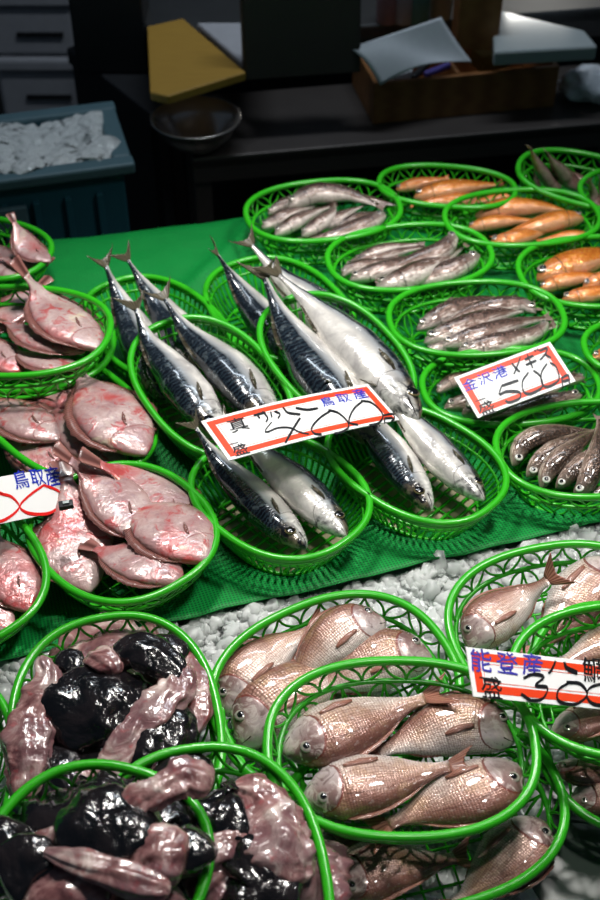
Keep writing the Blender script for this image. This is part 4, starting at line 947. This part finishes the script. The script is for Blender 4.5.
# bowl
bc=P(197,152,zb); prof=[(.0,0),(.035,.0),(.055,.012),(.075,.035),(.087,.06),(.093,.062),(.093,.065),(.085,.063),(.072,.038),(.052,.016),(.033,.005),(0,.004)]
mb=MB();vs=[];n=48
for r,z in prof:
    for k in range(n): q=2*PI*k/n; vs.append((max(r,.0005)*math.cos(q)*.95,max(r,.0005)*math.sin(q)*.95,z))
fs=[(i*n+k,i*n+(k+1)%n,(i+1)*n+(k+1)%n,(i+1)*n+k) for i in range(len(prof)-1) for k in range(n)]
mb.add(vs,fs); o=mb.build('steel_bowl',M_bowl); o.location=(bc.x+.0,bc.y+.02,zb+.001); tag(o,'round shiny steel mixing bowl at the left end of the bench','bowl')
# yellow cutting board
yq=[P(x,y,zr+.022) for x,y in ((150,92),(168,96),(246,72),(183,18),(147,26))]
mb=MB(); n=5; vs=[v-Vector((0,0,.018)) for v in yq]+yq; fs=[tuple(reversed(range(n))),tuple(range(n,2*n))]+[(i,(i+1)%n,n+(i+1)%n,n+i) for i in range(n)]
mb.add(vs,fs); o=mb.build('cutting_board',M_board,smooth=False,bevel=.003); tag(o,'yellow wooden cutting board on the counter next to the pillar','cutting board')
# pale tray behind the board
mb=MB(); q=[P(250,68,zr+.02),P(262,60,zr+.02),P(262,22,zr+.02),P(196,22,zr+.02)]; mb.slab(q,.018); o=mb.build('plastic_tray',M_foam,smooth=False,bevel=.005); tag(o,'pale grey tray behind the yellow cutting board','tray')
# upright dark steel pan
p0,p1=P(248,88,zr),P(362,80,zr); uu=(p1-p0).normalized(); vv=Vector((-uu.y,uu.x,0)); W_=(p1-p0).length
o_=empty('steel_pan',(p0+p1)*.5+vv*.03+Vector((0,0,.002))); o_.rotation_euler=(-.12,0,math.atan2(uu.y,uu.x)); tag(o_,'rectangular dark steel pan standing upright left of the paper','pan')
mb=MB(); mb.box((0,0,.115),(W_,.006,.23)); mb.build('pan_bottom',M_pan,o_,smooth=False,bevel=.002)
mb=MB(); 
for c_,d_ in (((0,.02,.002),(W_,.04,.004)),((0,.02,.228),(W_,.04,.004)),((-W_/2,.02,.115),(.004,.04,.23)),((W_/2,.02,.115),(.004,.04,.23))): mb.box(c_,d_)
mb.build('pan_side',M_pan,o_,smooth=False)
# wooden box with papers
q0,q1=P(372,124,zb),P(553,106,zb); uu=(q1-q0).normalized(); vv=Vector((-uu.y,uu.x,0)); W_=(q1-q0).length; Db=.17; Hb=.088
wb=empty('wooden_box',(q0+q1)*.5+vv*Db/2+Vector((0,0,.001))); wb.rotation_euler=(0,0,math.atan2(uu.y,uu.x)); tag(wb,'open brown wooden box on the bench under the white paper','box')
for nm,c_,d_ in (('front_panel',(0,-Db/2,Hb/2),(W_,.010,Hb)),('back_panel',(0,Db/2,Hb/2),(W_,.010,Hb)),('side_panel',(-W_/2+.005,0,Hb/2),(.010,Db-.011,Hb)),('side_panel',(W_/2-.005,0,Hb/2),(.010,Db-.011,Hb)),('bottom_panel',(0,0,.005),(W_-.022,Db-.012,.008)),('divider',(-.01,0,Hb/2),(.008,Db-.012,Hb*.8))):
    mb=MB(); mb.box(c_,d_); mb.build(nm,M_wood,wb,smooth=False,bevel=.0015)
Mw=Matrix.Translation(wb.location)@Matrix.Rotation(wb.rotation_euler.z,4,'Z')
def inbox(name,mat,loc,d,lab,cat,rz=0,rx=0):
    mb=MB(); mb.box((0,0,0),d); o=mb.build(name,mat,smooth=False,bevel=.004); o.matrix_world=Mw@Matrix.Translation(loc)@Matrix.Rotation(rz,4,'Z')@Matrix.Rotation(rx,4,'X'); tag(o,lab,cat)
M_yel=simple('yellow_sponge',(.45,.28,.04),.8); M_purp=simple('violet_rubber',(.10,.08,.35),.5)
inbox('sponge',M_yel,(.085,.02,.065),(.07,.05,.035),'dull yellow sponge inside the wooden box at right','sponge',.2)
inbox('marker_pen',M_purp,(-.045,-.03,.075),(.07,.013,.013),'violet marker pen inside the wooden box','pen',.5)
inbox('marker_pen',M_dark,(-.08,-.03,.078),(.08,.013,.013),'black marker pen inside the wooden box','pen',.9)
inbox('paper_wad',M_paper,(-.13,-.04,.075),(.05,.035,.03),'small crumpled white paper at the left inside the wooden box','paper',.4)
# paper sheet draped on box
pc4=[P(350,48,zr+.05),P(380,86,zb+.10),P(472,62,zb+.105),P(441,17,zr+.075)]
mb=MB();vs=[];n=20
for i in range(n+1):
    for j in range(n+1):
        a=i/n;b=j/n; p=(pc4[0]*(1-a)+pc4[3]*a)*(1-b)+(pc4[1]*(1-a)+pc4[2]*a)*b; p=p+Vector((0,0,.012*math.sin(a*5+1)*math.sin(b*3)+.02*math.sin(PI*a)*b)); vs.append(p)
fs=[(i*(n+1)+j,(i+1)*(n+1)+j,(i+1)*(n+1)+j+1,i*(n+1)+j+1) for i in range(n) for j in range(n)]
mb.add(vs,fs); o=mb.build('paper_sheet',M_paper); md=o.modifiers.new('t','SOLIDIFY'); md.thickness=.001; tag(o,'large white sheet of paper resting on the wooden box','paper')
# second smaller wooden box / basket behind
q=P(476,50,zr); mb=MB(); mb.box((0,0,.07),(.085,.09,.14)); o=mb.build('wooden_holder',M_wood,smooth=False,bevel=.004); o.location=(q.x,q.y+.04,zr+.001); tag(o,'upright brown wooden holder behind the wooden box','holder')
# cup and bottles behind the paper
def lathe(name,mat,loc,prof,lab,cat,n=28):
    mb=MB();vs=[]
    for r,z in prof:
        for k in range(n): q=2*PI*k/n; vs.append((max(r,.0004)*math.cos(q),max(r,.0004)*math.sin(q),z))
    fs=[(i*n+k,i*n+(k+1)%n,(i+1)*n+(k+1)%n,(i+1)*n+k) for i in range(len(prof)-1) for k in range(n)]
    mb.add(vs,fs); o=mb.build(name,mat); o.location=loc; tag(o,lab,cat); return o
M_cream=simple('cream_plastic',(.55,.50,.33),.5); M_pink=simple('pinkish_label',(.42,.26,.28),.5); M_mint=simple('mint_plastic',(.12,.35,.30),.5)
q=P(443,18,zr+.02); lathe('cream_cup',M_cream,(q.x,q.y+.05,zr+.001),[(0,0),(.022,0),(.030,.10),(.031,.10),(.028,.098),(.02,.006),(0,.005)],'tall cream cup behind the white paper','cup')
for k,(x,m,lab) in enumerate(((388,M_pink,'pinkish squeeze bottle behind the paper'),(405,M_foam,'grey bottle between the pink and mint ones'),(420,M_mint,'mint green bottle behind the paper'))):
    q=P(x,34,zr); lathe('bottle',m,(q.x,q.y+.06,zr+.001),[(0,0),(.022,0),(.023,.08),(.018,.10),(.008,.11),(.008,.13),(0,.13)],lab,'bottle')
# white cutting slab at right
q=[P(495,52,zr+.045),P(592,52,zr+.045),P(596,38,zr+.045),P(497,8,zr+.045)]
q=[P(494,52,zr+.032),P(598,46,zr+.032),P(585,30,zr+.032),P(492,8,zr+.032)]
mb=MB(); mb.slab(q,.03); o=mb.build('cutting_slab',M_wplas,smooth=False,bevel=.005); tag(o,'white plastic cutting slab shining on the counter at upper right','cutting board')
# bag of ice
bgc=P(583,107,zb); mb=MB(); vs=[];n,m=18,28
for i in range(n+1):
    th=PI*i/n
    for k in range(m):
        q=2*PI*k/m; d=Vector((math.sin(th)*math.cos(q)*.075,math.sin(th)*math.sin(q)*.05,math.cos(th)*.032)); d*=1+.35*noise.noise(d*35)+.15*noise.noise(d*90); vs.append(d)
fs=[(i*m+k,i*m+(k+1)%m,(i+1)*m+(k+1)%m,(i+1)*m+k) for i in range(n) for k in range(m)]
mb.add(vs,fs); o=mb.build('plastic_bag',M_bag); o.location=(bgc.x+.03,bgc.y+.03,zb+.035); tag(o,'crumpled whitish plastic bag at the right end of the bench','bag')
# ------------------------------------------------------------------ light: bulbs hung above the stall, unseen area lights added behind it
def spot(name,loc,to,e,size,rad,blend=.7,c=(1,.97,.92)):
    l=bpy.data.lights.new(name,'SPOT'); l.energy=e; l.spot_size=R(size); l.spot_blend=blend; l.shadow_soft_size=rad; l.color=c
    o=bpy.data.objects.new(name,l); col.objects.link(o); o.location=loc; d=Vector(to)-Vector(loc); o.rotation_euler=d.to_track_quat('-Z','Y').to_euler(); return o
spot('stall_bulb',(-.15,1.45,1.95),(.0,1.08,.7),52,80,.10)
spot('stall_bulb',(.50,1.25,1.95),(.25,1.0,.7),44,95,.10)
spot('stall_bulb',(.18,.55,2.3),(.19,.76,.7),22,36,.05,.9)
def tube(loc,rot,e,sx,sy,c=(.80,.90,1.)):
    l=bpy.data.lights.new('unseen_hall_light','AREA'); l.shape='RECTANGLE'; l.size=sx; l.size_y=sy; l.energy=e; l.color=c; o=bpy.data.objects.new('unseen_hall_light',l); col.objects.link(o); o.location=loc; o.rotation_euler=rot
tube((.1,2.35,2.6),(R(14),0,0),13,1.2,.14)  # unseen light added to brighten the paper, bowl and crate behind the stall
tube((1.28,6.5,2.42),(R(-50),0,R(8)),3,.36,.035,(1,.97,.9))  # unseen light added where its mirror image glares on the white slab
w=bpy.data.worlds.new('hall'); sc.world=w; w.use_nodes=True; w.node_tree.nodes['Background'].inputs[0].default_value=(.55,.75,1.,1); w.node_tree.nodes['Background'].inputs[1].default_value=.05
